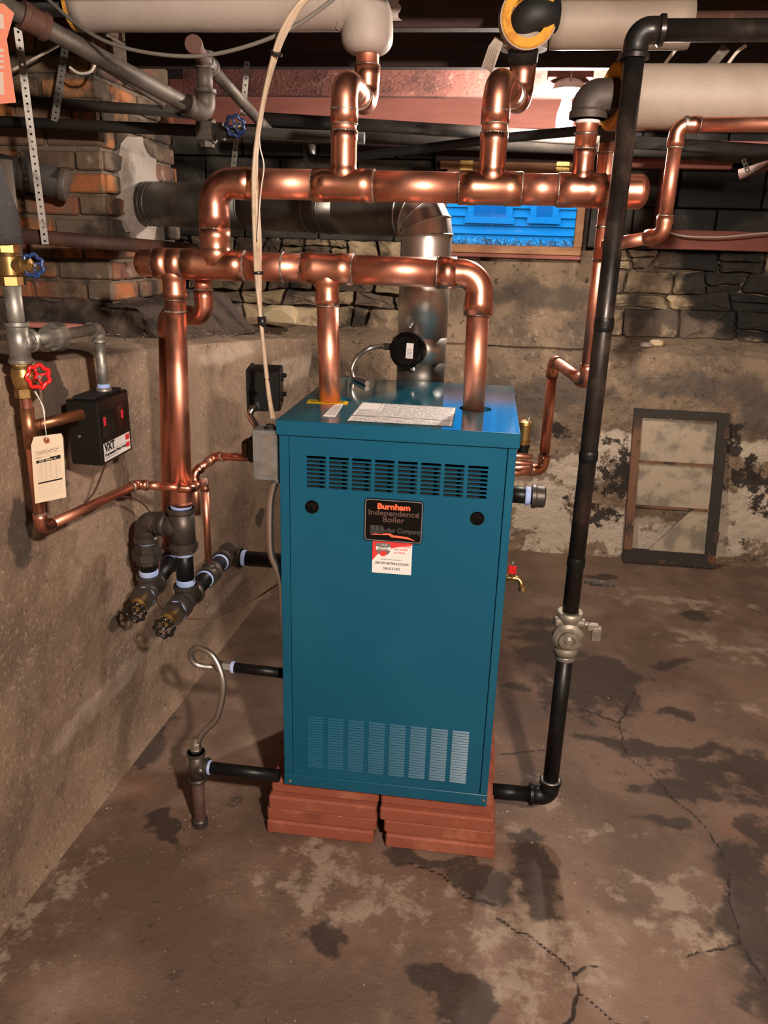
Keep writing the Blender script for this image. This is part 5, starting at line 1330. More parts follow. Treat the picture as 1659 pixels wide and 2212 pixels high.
# low-water line to the cut-off beside the boiler
lw = thing('float_copper_branch', 'thin copper branch behind the front drop, leading to the grey box', 'pipe', P(465, 985, y=.33))
p1 = P(418, 1012, y=.26); p2 = P(466, 985, y=.36); p3 = P(532, 988, y=.30)
copper_line(lw, [P(424, 1075, y=.30) - V((0, 0, .05)), P(420, 1022, y=.30), p2, p3], .0115)

# ------------------------------------------------------------------ galvanised line with valves at far left
ga = thing('galvanised_water_line', 'grey galvanised pipe with tee, union and elbow at the far left', 'pipe', (xw, Yg, 1.35))
gx = V((xw, Yg, 0)); top_ = wz(12, 620)
zt1 = wz(40, 740).z; RGv = .0165
pipe_seg(ga, V((xw, Yg, wz(24, 600).z)), V((xw, Yg, zt1)), RGv, galv)
ex_ = P(213, 712, y=.03); bxd = (V((ex_.x, .03, zt1 + .004)) - V((xw, Yg, zt1))).normalized()
tee(ga, V((xw, Yg, zt1)), ZD, .040, bxd, .038, RGv, m=galv, copper_=False)
eg = V((ex_.x, .03, zt1 + .004)); L_ = (eg - V((xw, Yg, zt1))).length; RG2 = .0122
iron_line(ga, [V((xw, Yg, zt1)) + bxd * .03, eg, V((eg.x, .03, P(228, 850, y=.03).z))], RG2, galv, galv)
uc = V((xw, Yg, zt1)) + bxd * (L_ * .43)
hexnut(ga, uc, bxd, .030, .024, galv, 'union_nut', 8); hexnut(ga, uc - bxd * .022, bxd, .022, .02, galv, 'union_nut', 8); G().sweep([uc + bxd * .012, uc + bxd * .024], .020, 20).obj('union_collar', galv, ga)
G().sweep([V((xw, Yg, zt1 - .03)), V((xw, Yg, wz(46, 785).z))], RGv * .95, 20).obj('nipple', galv, ga)
bfz = P(228, 850, y=.03).z
dope_ring(ga, V((eg.x, .03, bfz + .016)), ZD, RG2, .014)
# tagged brass valve
tv = thing('tagged_stop_valve', 'brass stop valve with red lobed handle on the galvanised line', 'valve', V((xw, Yg, wz(48, 815).z)))
vc = V((xw, Yg, wz(46, 812).z)); ha = P(92, 815, y=-.215); hd_ = (ha - vc); hd_ = V((1, .05, .0)).normalized()
hexnut(tv, vc + V((0, 0, .030)), ZD, .020, .016, brass); hexnut(tv, vc - V((0, 0, .034)), ZD, .020, .018, brass)
G().lathe(vc - V((0, 0, .03)), ZD, [(0, .014), (.015, .020), (.030, .022), (.045, .020), (.055, .014)], 20).obj('body', brass, tv)
hl = (ha.x - vc.x)
G().lathe(vc, hd_, [(.01, .016), (.022, .016), (.024, .014), (.028, .013), (hl - .004, .004)], 18).obj('bonnet', brass, tv)
handwheel(tv, vc + hd_ * (hl + .002), V((.78, -.62, .0)), .0245, red_pl, 7)
# upper valve, blue handle, and foam insulated elbow
bv = thing('blue_handle_valve', 'brass valve with blue lobed handle under black foam at far left', 'valve', V((xw, Yg, wz(20, 575).z)))
vb = V((xw, Yg, wz(20, 572).z)); h2 = P(80, 568, y=-.21)
hexnut(bv, vb + V((0, 0, .032)), ZD, .022, .018, brass); hexnut(bv, vb - V((0, 0, .030)), ZD, .022, .016, brass)
G().lathe(vb - V((0, 0, .03)), ZD, [(0, .015), (.012, .021), (.045, .022), (.060, .015)], 20).obj('body', brass, bv)
G().lathe(vb, XD, [(.008, .017), (.03, .017), (.032, .013), (.045, .012), (.048, .004), (h2.x - vb.x, .004)], 18).obj('bonnet', brass, bv)
handwheel(bv, V((h2.x, Yg + .01, vb.z)), V((.85, -.5, .05)), .022, blue_pl, 7)
fo = thing('foam_insulated_pipe', 'black foam covered pipe bend coming down at the far left edge', 'insulated pipe', V((xw, Yg, 1.6)))
fb_ = V((xw - .004, Yg, wz(15, 528).z)); 
G().sweep(fillet([fb_, V((xw - .006, Yg, wz(10, 470).z)), P(-30, 390, y=Yg), P(-60, 300, y=Yg)], .08), .034, 28).obj('foam_sleeve', foam, fo)
G().sweep([fb_ - V((0, 0, .012)), fb_ + V((0, 0, .01))], .014, 18).obj('white_stub', white_p, fo)
up_ = thing('upright_galvanised_pipe', 'short upright grey pipe at the left edge behind the foam bend', 'pipe', P(8, 400, y=-.1))
pipe_seg(up_, P(8, 345, y=-.05), P(8, 345, y=-.05) - V((0, 0, .25)), .016, old_galv)

# inspection tag
tg = thing('inspection_tag', 'manila inspection tag hanging on white string from the red-handled valve', 'tag', P(100, 1080, y=-.26))
YT = -.265
tq = [P(x, y, y=YT) for x, y in ((67, 962), (73, 944), (132, 936), (136, 946), (143, 1074), (76, 1088))]
G().prism(tq, (0, .0006, 0)).obj('card', manila, tg)
bl_, br_, tr_, tl_ = tq[5], tq[4], tq[3] + V((.0, 0, .002)), tq[0] + V((0, 0, .002))
def tp(u, v): return bl_.lerp(br_, u).lerp(tl_.lerp(tr_, u), v) + V((0, -.0006, 0))
def tql(g, u0, v0, u1, v1): g.quad(tp(u0, v0), tp(u1, v0), tp(u1, v1), tp(u0, v1))
ec = P(101, 951, y=YT); G().lathe(ec, (0, -1, 0), [(0, .0066), (.0012, .0066), (.0013, .0022), (0, .002)], 20).obj('eyelet', eyelet_m, tg)
g = G(); tql(g, .13, .665, .90, .71); tql(g, .56, .71, .90, .725); tql(g, .15, .315, .92, .34); g.obj('header_band', black_print, tg)
text(tg, 'DATE   SERVICE   BY', .0045, manila, tp(.5, .688) + V((0, -.0004, 0)), (tp(1, .5) - tp(0, .5)), (tp(.5, 1) - tp(.5, 0)), sx=1.0)
g = G()
for i in range(13): tql(g, .14, .36 + i * .0235, .90, .3615 + i * .0235)
for i in range(7): tql(g, .15, .09 + i * .031, .92, .0915 + i * .031)
for u in (.28, .42, .57, .74): tql(g, u, .36, u + .005, .66)
tql(g, .12, .86, .9, .863); tql(g, .12, .79, .9, .793); tql(g, .12, .79, .123, .86); tql(g, .12, .755, .6, .758)
g.obj('ruled_lines', grey_print, tg)
g = G(); tql(g, .15, .835, .86, .842); tql(g, .15, .812, .80, .817); tql(g, .12, .748, .30, .753); g.obj('print_lines', black_print, tg)
st0 = P(89, 842, y=-.235)
for k_ in (0, 1): G().sweep(spline([st0 + V((-.003 * k_, -.02, 0)), P(92 + 2 * k_, 880, y=-.262), P(97, 915, y=-.267), P(100, 941, y=-.268), ec + V((0, -.002, 0))]), .0008, 6).obj('string', string_m, tg)

# programmable water feeder box
fdv = thing('water_feeder_box', 'black wall-side water feeder box with white label and red lamps', 'control box', V((-.42, -.02, 1.05)))
fa = P(222, 1004, x=-.400); fb2 = P(287, 975, x=-.400); zt_f = P(206, 868, x=-.400).z; Yf0, Yf1 = fa.y, fb2.y
zb_f = (fa.z + fb2.z) / 2; fx0 = P(153, 990, y=Yf0).x
fcx, fcy, fcz = (fx0 - .400) / 2, (Yf0 + Yf1) / 2, (zb_f + zt_f) / 2
G().box((fcx, fcy, fcz), ((-.400 - fx0) / 2, (Yf1 - Yf0) / 2, (zt_f - zb_f) / 2), bev=.004).obj('cover', black_box, fdv)
G().box((fcx - .0, fcy, zt_f + .003), ((-.400 - fx0) / 2 - .012, (Yf1 - Yf0) / 2 - .012, .003), bev=.001).obj('top_plate', black_matte, fdv)
pipe_seg(fdv, V((eg.x, .03, zt_f + .0)), V((eg.x, .03, zt_f + .014)), .018, galv, 'top_nut')
G().lathe((fx0 + (-.400 - fx0) * .35, Yf0 - .001, zb_f + (zt_f - zb_f) * .45), (0, -1, 0), [(0, .0042), (.002, .003)], 12).obj('screw', steel, fdv)
xf = -.400 + .0008
def ff(u, v): return V((xf, Yf0 + (Yf1 - Yf0) * u, zb_f + (zt_f - zb_f) * v))
g = G(); g.quad(ff(.06, .05), ff(.92, .05), ff(.92, .33), ff(.06, .33)); lb = g.obj('label', white_p, fdv)
text(lb, 'VXT', .026, black_print, ff(.09, .255) + V((.0005, 0, 0)), YD, ZD, align='LEFT', bold=.0010, sx=1.0)
text(lb, 'Programmable Water Feeder', .0092, black_print, ff(.09, .145) + V((.0005, 0, 0)), YD, ZD, align='LEFT', bold=.0002)
g = G(); g.quad(ff(.09, .19) + V((.0004, 0, 0)), ff(.75, .19) + V((.0004, 0, 0)), ff(.75, .196) + V((.0004, 0, 0)), ff(.09, .196) + V((.0004, 0, 0))); g.quad(ff(.09, .09) + V((.0004, 0, 0)), ff(.5, .09) + V((.0004, 0, 0)), ff(.5, .10) + V((.0004, 0, 0)), ff(.09, .10) + V((.0004, 0, 0)))
g.obj('label_rule', grey_print, lb)
g = G(); g.quad(ff(.77, .10) + V((.0005, 0, 0)), ff(.90, .10) + V((.0005, 0, 0)), ff(.90, .18) + V((.0005, 0, 0)), ff(.77, .18) + V((.0005, 0, 0))); g.quad(ff(.77, .22) + V((.0005, 0, 0)), ff(.90, .22) + V((.0005, 0, 0)), ff(.90, .31) + V((.0005, 0, 0)), ff(.77, .31) + V((.0005, 0, 0))); g.obj('label_emblem', red_print, lb)
for u in (.16, .72): 
    G().box(ff(u, .66) + V((0, 0, 0)), (.0006, .006, .010)).obj('indicator', red_led, fdv)
G().box(ff(.45, .62), (.0004, (Yf1 - Yf0) * .38, .028)).obj('display_panel', black_gloss, fdv)
fw_ = thing('feeder_control_wire', 'thin brown wire running from the feeder box past the returns to the boiler', 'wire', P(180, 1100, y=0))
wire_pts = [ff(.1, .01) + V((-.01, .02, 0)), P(205, 1060, y=-.01), P(175, 1100, y=0.01), P(190, 1108, y=.03), P(250, 1075, y=.08), P(300, 1082, y=.16), P(330, 1120, y=.24), P(345, 1200, y=.30), P(340, 1290, y=.24), P(375, 1330, y=.18), P(470, 1335, y=.22), P(540, 1300, y=.26), P(600, 1262, y=.22)]
G().sweep(spline(wire_pts), .0022, 8).obj('wire', rust_pipe, fw_)
for (px, py, yy_) in ((178, 1102, .0), (252, 1070, .10)):
    c = P(px, py, y=yy_); ring(fw_, c, (pe_ - pb_), .0125, .005, tie_m, 'cable_tie')

# ------------------------------------------------------------------ electrical boxes beside the boiler
zinc_b = mat('bright_zinc', (.55, .54, .52), rough=.3, metal=.9)
jb = thing('junction_box', 'grey zinc junction box with round knockouts on the boiler left side', 'electrical box', (-.035, .02, 1.03))
jx0, jx1 = P(546, 990, y=.0).x, -.005; jz1, jz0 = P(572, 930, y=.0).z, P(575, 1038, y=.0).z
G().box(((jx0 + jx1) / 2, .024, (jz0 + jz1) / 2), ((jx1 - jx0) / 2, .024, (jz1 - jz0) / 2), bev=.0015).obj('box', zinc, jb)
for k in range(3):
    c = V(((jx0 + jx1) / 2 + .006, -.0002, jz1 - (jz1 - jz0) * (.21 + .285 * k))); g = G()
    g.lathe(c, (0, -1, 0), [(0, .0165), (.0016, .0155), (.0016, .0138), (-.0004, .0128)], 28); g.lathe(c, (0, -1, 0), [(-.0002, .0108), (.0010, .0100), (.0010, 0)], 24); g.obj('knockout', zinc_b, jb)
for (dx, dz) in ((.012, -.002), (-.014, .003)):
    pass
G().lathe(((jx0 + jx1) / 2 + .008, .022, jz1), (0, 0, 1), [(0, .014), (.004, .014), (.006, .010), (.010, .010)], 18).obj('cable_clamp', black_matte, jb)
tf = thing('transformer_box', 'black steel control box on the left of the boiler with a dented face', 'electrical box', P(570, 890, y=.28))
ta, tb_ = P(527, 800, y=.27), P(596, 890, y=.27); tx1 = tb_.x
td = .12
G().box(((ta.x + tx1) / 2, .27 + td / 2, (ta.z + tb_.z) / 2), ((tx1 - ta.x) / 2, td / 2, (ta.z - tb_.z) / 2), V((1, .18, 0)), V((-.18, 1, 0)), bev=.003).obj('housing', black_box, tf)
G().box((ta.x + .002, .27 + td / 2 - .012, (ta.z + tb_.z) / 2), (.004, td / 2 + .003, (ta.z - tb_.z) / 2 + .004), V((1, .18, 0)), V((-.18, 1, 0)), bev=.001).obj('cover_plate', black_box, tf)
c = P(551, 878, y=.26); G().lathe(c + V((0, .005, 0)), (0, -1, 0), [(0, .014), (.006, .014), (.009, .010)], 18).obj('conduit_nut', black_matte, tf)
corrugated(tf, [c, c + V((0, -.018, -.002)), c + V((-.006, -.028, -.018)), P(552, 918, y=.20), P(560, 945, y=.12)], .0085, flex_steel, 'conduit', .006)
for (dx, dz) in ((.03, .025), (.02, -.028), (.055, -.02), (.06, .03)):
    c = V((tx1 + .004, .30 + dx, (ta.z + tb_.z) / 2 + dz)); G().lathe(c - V((.006, 0, 0)), (1, -.18, 0), [(0, .007), (.008, .006), (.009, .002)], 12).obj('knockout', black_box, tf)
lc = thing('water_cutoff_body', 'dark brass-fronted low-water cut-off behind the grey junction box', 'control box', P(530, 970, y=.15))
c = P(537, 972, y=.15); G().box(c + V((.010, .02, 0)), (.012, .025, .032), bev=.004).obj('body', black_box, lc); G().box(c + V((-.010, .02, 0)), (.010, .02, .022), bev=.005).obj('sensor_head', aged := mat('dull_bronze', (.10, .07, .04), rough=.5, metal=.7), lc)
cn = thing('boiler_side_conduit', 'long flexible steel conduit dropping from the grey box down the boiler side', 'conduit', (-.02, .03, .6))
corrugated(cn, [V((-.014, .024, jz0)), P(585, 1080, y=.03), P(583, 1150, y=.03), P(587, 1200, y=.035), V((-.014, .045, P(600, 1250, y=.04).z)), V((-.012, .06, P(603, 1330, y=.05).z)), V((-.010, .08, .50))], .0085, flex_steel, 'conduit', .0062)
G().sweep([V((-.014, .024, jz0 + .004)), V((-.014, .024, jz0 - .010))], .012, 16).obj('conduit_connector', zinc, cn)

# ------------------------------------------------------------------ gas drip leg and flexible connector
YD_ = .02
gl = thing('gas_drip_leg', 'dark iron drip leg with tee standing on the floor left of the boiler', 'pipe', (-.245, 0, 0))
fx_ = P(428, 1700, y=0).x; ztee = P(428, 1655, y=.0).z
tee(gl, (fx_, 0, ztee), ZD, .046, XD, .032, .0175, copper_=False)
G().sweep([V((fx_, 0, .001)), V((fx_, 0, .02)), V((fx_, 0, ztee - .03))], [.0155, .0155, .018], 22).obj('drip_nipple', rust_pipe, gl)
G().lathe((fx_, 0, .0015), ZD, [(0, .021), (.02, .021), (.024, .017)], 20).obj('pipe_cap', iron_fit, gl)
pipe_seg(gl, V((fx_ + .025, 0, ztee)), V((-.012, 0.0, ztee - .002)), .0165, black_iron); dope_ring(gl, V((fx_ + .036, 0, ztee)), XD, .017, .008)
G().lathe((fx_ + .018, -.016, ztee + .004), (0, -1, 0), [(0, .006), (.008, .006), (.010, .003)], 12).obj('tap_plug', steel, gl)
gp = thing('gas_supply_nipple', 'upper black nipple from the boiler left side with galvanised bushing', 'pipe', (-.1, .06, .40))
na = P(500, 1441, y=.06); pipe_seg(gp, V((na.x, .06, na.z)), V((-.002, .06, na.z - .004)), .0135, black_iron, 'nipple'); dope_ring(gp, na + V((.004, 0, 0)), XD, .0138, .010)
hexnut(gp, na - V((.012, 0, 0)), XD, .0155, .022, galv)
fc = thing('gas_flex_connector', 'looped corrugated steel gas connector between nipple and drip leg', 'hose', (-.2, .03, .3))
Yq = .05
q = lambda px, py, y_=Yq: P(px, py, y=y_)
corrugated(fc, [na - V((.02, 0, 0)), q(455, 1441), q(428, 1437, .045), q(414, 1424, .04), q(414, 1408, .035), q(430, 1400, .03), q(455, 1412, .02), q(472, 1438, .01), q(482, 1475, .0), q(478, 1515, 0), q(465, 1555, 0), q(438, 1583, 0), V((fx_, 0, q(424, 1612, 0).z))], .0080, steel, 'hose', .0055)
fz = ztee + .046
hexnut(fc, V((fx_, 0, fz + .020)), ZD, .015, .018, steel); G().lathe((fx_, 0, fz), ZD, [(0, .013), (.010, .016), (.012, .013), (.028, .012), (.045, .009)], 18).obj('flare_fitting', steel, fc)
hexnut(fc, na - V((.034, 0, 0)), XD, .0145, .014, iron_fit)

# ------------------------------------------------------------------ lamp
LY = 1.36
lm = thing('ceiling_lamp', 'bare lit bulb in a white porcelain holder by the red joist, behind the header', 'lamp', P(1228, 185, y=LY))
lc_ = P(1222, 255, y=LY); lx = P(1228, 200, y=LY).x; lz = P(1228, 182, y=LY).z
G().lathe((lx, LY, lz + .012), -ZD, [(0, .044), (.010, .050), (.030, .056), (.036, .050), (.037, .030), (.050, .024), (.052, .018)], 32).obj('lampholder', porcelain, lm)
G().box((lx, LY, lz + .045), (.075, .045, .035), bev=.004).obj('mounting_block', wood_rough, lm)
zb0 = P(1218, 318, y=LY).z
G().lathe((lx - .004, LY, lz - .040), -ZD, [(0, .014), (.02, .018), (.05, .027), (.075, .030), (.095, .028), (.108, .020), (.114, .008), (.115, 0)], 24).obj('bulb', bulb_m, lm)
clp = G().sweep([V((lx, LY - .05, lz - .0)), V((lx, LY - .052, lz + .03))], .003, 8).obj('clip', steel, lm)

# ------------------------------------------------------------------ dark pipes crossing the back
def runp(name, label, pts, r, m, mf=None, cat='pipe', couple=()):
    t_ = thing(name, label, cat, V(pts[0])); pts = [V(p) for p in pts]
    if len(pts) > 2 : iron_line(t_, pts, r, m, mf or m)
    else: pipe_seg(t_, pts[0], pts[1], r, m)
    for f in couple: ring(t_, pts[0].lerp(pts[-1], f), pts[-1] - pts[0], r + .004, .035, m, 'coupling')
    return t_
hs = thing('sloping_black_pipe', 'black pipe sloping up to the right behind both copper risers, across the lamp', 'pipe', P(800, 330, y=1.1))
G().sweep(fillet([P(668, 318, y=1.25), P(668, 342, y=1.22), P(720, 345, y=1.2), P(900, 322, y=1.0), P(1100, 297, y=.84), P(1238, 284, y=.76), P(1330, 280, y=.72)], .03), .0135, 18).obj('pipe', black_matte, hs)
G().sweep([P(668, 315, y=1.25), P(668, 345, y=1.24)], .022, 14).obj('end_fitting', iron_fit, hs)
pl_ = lambda p, q, ext_a=0, ext_b=0: (p - (q - p) * ext_a, q + (q - p) * ext_b)
a, b = P(130, 224, y=1.0), P(420, 245, y=1.0); a, b = pl_(a, b, .4, .1)
runp('upper_sooty_pipe', 'sooty pipe crossing the chimney at upper left, higher of two', [a, b], .017, dark_pipe)
a, b = P(0, 263, y=.86), P(440, 283, y=.86); a, b = pl_(a, b, .1, .75)
lowp = runp('lower_sooty_pipe', 'long sooty pipe crossing the chimney at upper left, lower of two', [a, b], .017, dark_pipe, couple=(.62,))
a, b = P(570, 256, y=1.5), P(1100, 290, y=1.5); a, b = pl_(a, b, 0, 1.0)
runp('rear_grey_pipe', 'long grey-brown pipe behind the copper risers under the pink beam', [a, b], .022, dark_pipe)
a, b = P(560, 283, y=1.9), P(1100, 311, y=1.9); a, b = pl_(a, b, 0.1, 1.0)
runp('rear_lower_pipe', 'second long dark pipe behind the copper risers, below the grey-brown one', [a, b], .026, dark_pipe)
a, b = P(560, 297, y=2.3), P(1100, 318, y=2.3); plank(thing('rear_ledger_board', 'dim red-brown ledger board on the block wall behind the risers', 'board', a), a, b + (b - a), .02, .02, wood_dark)
# dark pipe lengthened and given an added valve to shadow the right wall
hd2 = thing('added_shadow_drop', 'dark upright pipe with valve, added to shade the right wall, half hidden behind the black gas riser and capped header end', 'pipe', P(1325, 420, y=1.9))
hc = P(1322, 400, y=1.9); pipe_seg(hd2, V((hc.x, 1.9, JZ + .05)), V((hc.x, 1.9, P(1315, 560, y=1.9).z)), .034, dark_pipe); G().lathe(V((hc.x, 1.9, hc.z - .05)), ZD, [(0, .035), (.01, .055), (.09, .058), (.10, .035)], 20).obj('added_shadow_bulge', dark_pipe, hd2)
G().lathe(V((hc.x, 1.9, P(1315, 560, y=1.9).z - .03)), ZD, [(0, .038), (.05, .038)], 20).obj('pipe_cap', dark_pipe, hd2)
# left: large pipe stub, rust pipe
bp_ = thing('big_sooty_pipe', 'thick rusty-grey pipe end sticking out beside the brick at left', 'pipe', P(100, 395, y=.8))
a, b = P(-60, 352, y=.82), P(138, 398, y=.90); G().sweep([a, b], .048, 28).obj('pipe', rust_pipe if False else dark_pipe, bp_); ring(bp_, b, b - a, .051, .022, old_galv, 'end_band'); ring(bp_, a.lerp(b, .55), b - a, .049, .02, dark_pipe, 'end_band')
rp_ = thing('rust_brown_pipe', 'rust-brown flat-painted pipe running from the foam bend toward the copper tee', 'pipe', P(200, 520, y=.70))
a, b = P(30, 508, y=.62), P(425, 541, y=.95); G().sweep([a, b], .022, 22).obj('pipe', rust_pipe, rp_)
# diagonal galvanised run
YDg = .32
dg_ = thing('diagonal_grey_pipe', 'thick grey pipe slanting down across the upper left corner', 'pipe', P(430, 252, y=.9))
a0, b0 = P(-20, -5, y=.12), P(440, 255, y=.55)
el1 = P(446, 250, y=.56); up1 = V((el1.x, el1.y, P(446, 150, y=el1.y).z)); 
iron_line(dg_, [a0, el1, up1 + V((0, 0, .004))], .0205, old_galv, old_galv)
cpl = P(75, 28, y=.20); dgd = (el1 - a0).normalized()
f_ = (cpl.x - a0.x) / (el1.x - a0.x); cpl = a0.lerp(el1, f_)
G().lathe(cpl - dgd * .03, dgd, [(0, .023), (0, .030), (.012, .031), (.014, .028), (.046, .028), (.048, .031), (.060, .030), (.060, .023)], 26).obj('coupling', rust_pipe, dg_)
ut = thing('upper_grey_tee', 'grey pipe tee with capped stub and branch slanting right at upper left', 'pipe', up1)
tcn = V((up1.x, up1.y, P(444, 130, y=up1.y).z)); db = (P(580, 282, y=1.15) - tcn).normalized(); ds = (P(418, 92, y=.40) - tcn).normalized()
tee(ut, tcn, ZD, .02, db, .05, .0175, m=old_galv, copper_=False); pipe_seg(ut, tcn, P(582, 285, y=1.15), .0165, old_galv); pipe_seg(ut, tcn, P(418, 96, y=.42), .018, rust_pipe, 'capped_stub'); ring(ut, P(419, 97, y=.425), ds, .021, .02, rust_pipe, 'pipe_cap')
pipe_seg(ut, up1 - V((0, 0, .002)), tcn, .0165, old_galv, 'nipple')
# union on low pipe under the elbow, blue-handled valve
bu = thing('pipe_union', 'old grey hex union on the lower sooty pipe beneath the slanting pipe elbow', 'fitting', P(447, 285, y=.86))
c = P(447, 284, y=.86); hexnut(bu, c, XD, .036, .05, old_galv, 'union_nut', 8); hexnut(bu, c + V((.045, 0, 0)), XD, .028, .02, old_galv); hexnut(bu, c + V((0, 0, -.03)), ZD, .022, .03, old_galv)
bv2 = thing('blue_wheel_valve', 'dark blue lobed valve wheel on the sooty pipe behind the cable bundle', 'valve', P(508, 272, y=.84))
c = P(508, 272, y=.82); handwheel(bv2, c, V((.1, -1, -.3)), .030, blue_pl, 7); G().sweep([c, c + V((0, .045, .01))], .009, 12).obj('stem', brass, bv2)

# perforated straps
def strap(label, a, b, wd, name='perforated_strap', n=None):
    a, b = V(a), V(b); d = (b - a); L_ = d.length; d.normalize(); vw = (CAM - (a + b) / 2).normalized(); wv = d.cross(vw).normalized(); nn = d.cross(wv).normalized()
    if nn.dot(vw) < 0: nn = -nn
    t_ = thing(name, label, 'hanger strap', a); k = max(3, int(L_ / .019)); g = G(); R_ = .0032; h = wd / 2
    for i in range(k):
        c = a + d * (L_ * (i + .5) / k); hl_ = L_ / k / 2; m_ = 12; ins = []; out = []
        for j in range(m_):
            t = 2 * PI * (j + .5) / m_; cs, sn = math.cos(t), math.sin(t); ins.append(c + (d * cs + wv * sn) * R_)
            s_ = min(hl_ / abs(cs), h / abs(sn)); out.append(c + (d * cs + wv * sn) * s_)
        g.add(ins + out, [(j, (j + 1) % m_, (j + 1) % m_ + m_, j + m_) for j in range(m_)])
        for (sa, sb) in ((1, 1), (1, -1), (-1, 1), (-1, -1)):
            cr_ = c + d * hl_ * sa + wv * h * sb; near = sorted(out, key=lambda p_: (p_ - cr_).length)[:2]; g.add([cr_] + near, [(0, 1, 2)])
        g.add([p_ - nn * .0012 for p_ in out], [tuple(range(m_))]) if False else None
        g.add([p_ for p_ in ins] + [p_ - nn * .0014 for p_ in ins], [(j, (j + 1) % m_, (j + 1) % m_ + m_, j + m_) for j in range(m_)])
    g.obj('strap', strap_m, t_, recalc=False); return t_
strap('long perforated steel strap hanging at upper left, holding the rust-brown pipe', P(38, 60, y=.56), P(98, 528, y=.61), .020)
strap('shorter perforated strap left of the chimney, above the two sooty pipes', P(142, 95, y=.95), P(118, 262, y=.84), .022)
strap('short perforated strap behind the blue wheel, below the sooty pipe', P(512, 290, y=1.05), P(503, 372, y=1.1), .018)
strap('thin perforated strap up by the joist above the blue wheel', P(534, 132, y=1.095), P(525, 250, y=1.09), .018)

# ------------------------------------------------------------------ cables
bc_ = thing('beige_cable_bundle', 'beige cable bundle draped from the ceiling past the headers to the grey box', 'cable', (-.05, .1, 1.2))
cpts = [(672, -15, .06), (640, 15, .06), (612, 60, .07), (592, 115, .09), (572, 200, .12), (556, 290, .14), (548, 370, .14), (548, 450, .14), (550, 520, .145), (553, 590, .16), (562, 680, .15), (571, 770, .12), (580, 850, .06), (588, 905, .02)]
for k, (dx, dy) in enumerate(((0, 0), (7, .004), (12, .012))):
    G().sweep(spline([P(x + dx * (.6 + .4 * math.sin(i)) * (1 if i < 10 else .4), y, y=d + dy) for i, (x, y, d) in enumerate(cpts)]), .0048 if k < 2 else .0036, 10).obj('cable', cable_b, bc_)
for i in (3, 9): 
    x, y, d = cpts[i]; c = P(x + 5, y, y=d); ring(bc_, c, P(cpts[i + 1][0], cpts[i + 1][1], y=cpts[i + 1][2]) - P(x, y, y=d), .0115, .006, tie_m, 'cable_tie')
c = P(566, 695, y=.15); G().sweep([c + V((-.001, 0, .012)), c - V((-.001, 0, .012))], .0105, 12).obj('tape_wrap', tie_m, bc_)
c = P(577, 822, y=.09); ring(bc_, c, ZD, .010, .010, tie_m, 'cable_tie')
gw = thing('thin_white_wire', 'thin pale wire dangling beside the beige cable bundle', 'wire', P(560, 350, y=.14))
G().sweep(spline([P(559, 290, y=.14), P(562, 320, y=.135), P(570, 360, y=.13), P(563, 420, y=.13), P(556, 520, y=.135)]), .0016, 6).obj('wire', cable_w, gw)
gc = thing('grey_ceiling_cable', 'grey cable sagging from the upper left pipe across to the white insulation', 'cable', P(300, 110, y=.2))
G().sweep(spline([P(95, -10, y=.3), P(160, 48, y=.25), P(230, 90, y=.2), P(320, 114, y=.17), P(430, 121, y=.15), P(540, 98, y=.13), P(640, 55, y=.11), P(725, -5, y=.1)]), .0042, 10).obj('cable', cable_g, gc)
for i, (lb_, pts) in enumerate((('white cable end crossing below the slanting pipe coupling at upper left', [(25, 152, .9), (90, 118, .9), (140, 90, .9)]),
        ('small loop of white cable by the diagonal grey pipe', [(150, 145, .8), (170, 158, .8), (195, 155, .8), (208, 134, .8)]),
        ('white cable left of the grey strip, under the highest insulated pipe at right', [(1498, 70, .62), (1475, 90, .62), (1450, 120, .62), (1428, 150, .62)]),
        ('white cable at far right above the fat insulated main', [(1612, 98, .62), (1590, 115, .62), (1565, 150, .62)]),
        ('long white cable pinned along the red-brown wall board at right', [(1440, 500, 2.46), (1480, 510, 2.46), (1560, 512, 2.46), (1659, 503, 2.46), (1760, 500, 2.46)]))):
    t_ = thing('white_cable', lb_, 'cable', P(*pts[0][:2], y=pts[0][2])); G().sweep(spline([P(x, y, y=d) for x, y, d in pts]), .0042, 8).obj('cable', cable_w, t_)
t_ = thing('grey_strip', 'short grey metal strip slanting between two white cables at upper right', 'strip', P(1560, 115, y=.62)); plank(t_, P(1528, 150, y=.62), P(1570, 102, y=.62), .003, .012, old_galv)
t_ = thing('wall_conduit', 'thin pale conduit tacked under the diagonal grey pipe', 'conduit', P(280, 180, y=.95)); G().sweep([P(200, 132, y=.95), P(355, 228, y=.95)], .0075, 8).obj('conduit', old_galv, t_)

# poster edge
po = thing('orange_poster', 'orange notice sheet hanging at the extreme upper left edge', 'poster', P(10, 220, y=-.1))
qq = [P(-60, 5, y=-.12), P(8, 8, y=-.12), P(30, 28, y=-.12), P(14, 85, y=-.12), P(34, 222, y=-.12), P(-60, 228, y=-.12)]
G().prism(qq, (0, .001, 0)).obj('sheet', poster_o, po)
g = G()
for (y0, y1) in ((30, 62), (105, 112), (118, 124), (130, 136), (142, 148), (156, 205)):
    g.quad(P(-50, y1, y=-.1215), P(9, y1, y=-.1215), P(7, y0, y=-.1215), P(-50, y0, y=-.1215))
g.obj('print_panel', poster_w, po)

# copper stub at far right
cs = thing('right_edge_copper_pipe', 'short dull copper pipe with hanger strap at the right edge', 'pipe', P(1600, 372, y=1.2))
a, b = P(1596, 377, y=1.2), P(1700, 345, y=1.15); pipe_seg(cs, a, b, .016, copper_old := rust_pipe)
strap('little perforated strap holding the pipe at the right edge', P(1606, 344, y=1.18), P(1616, 372, y=1.17), .014)

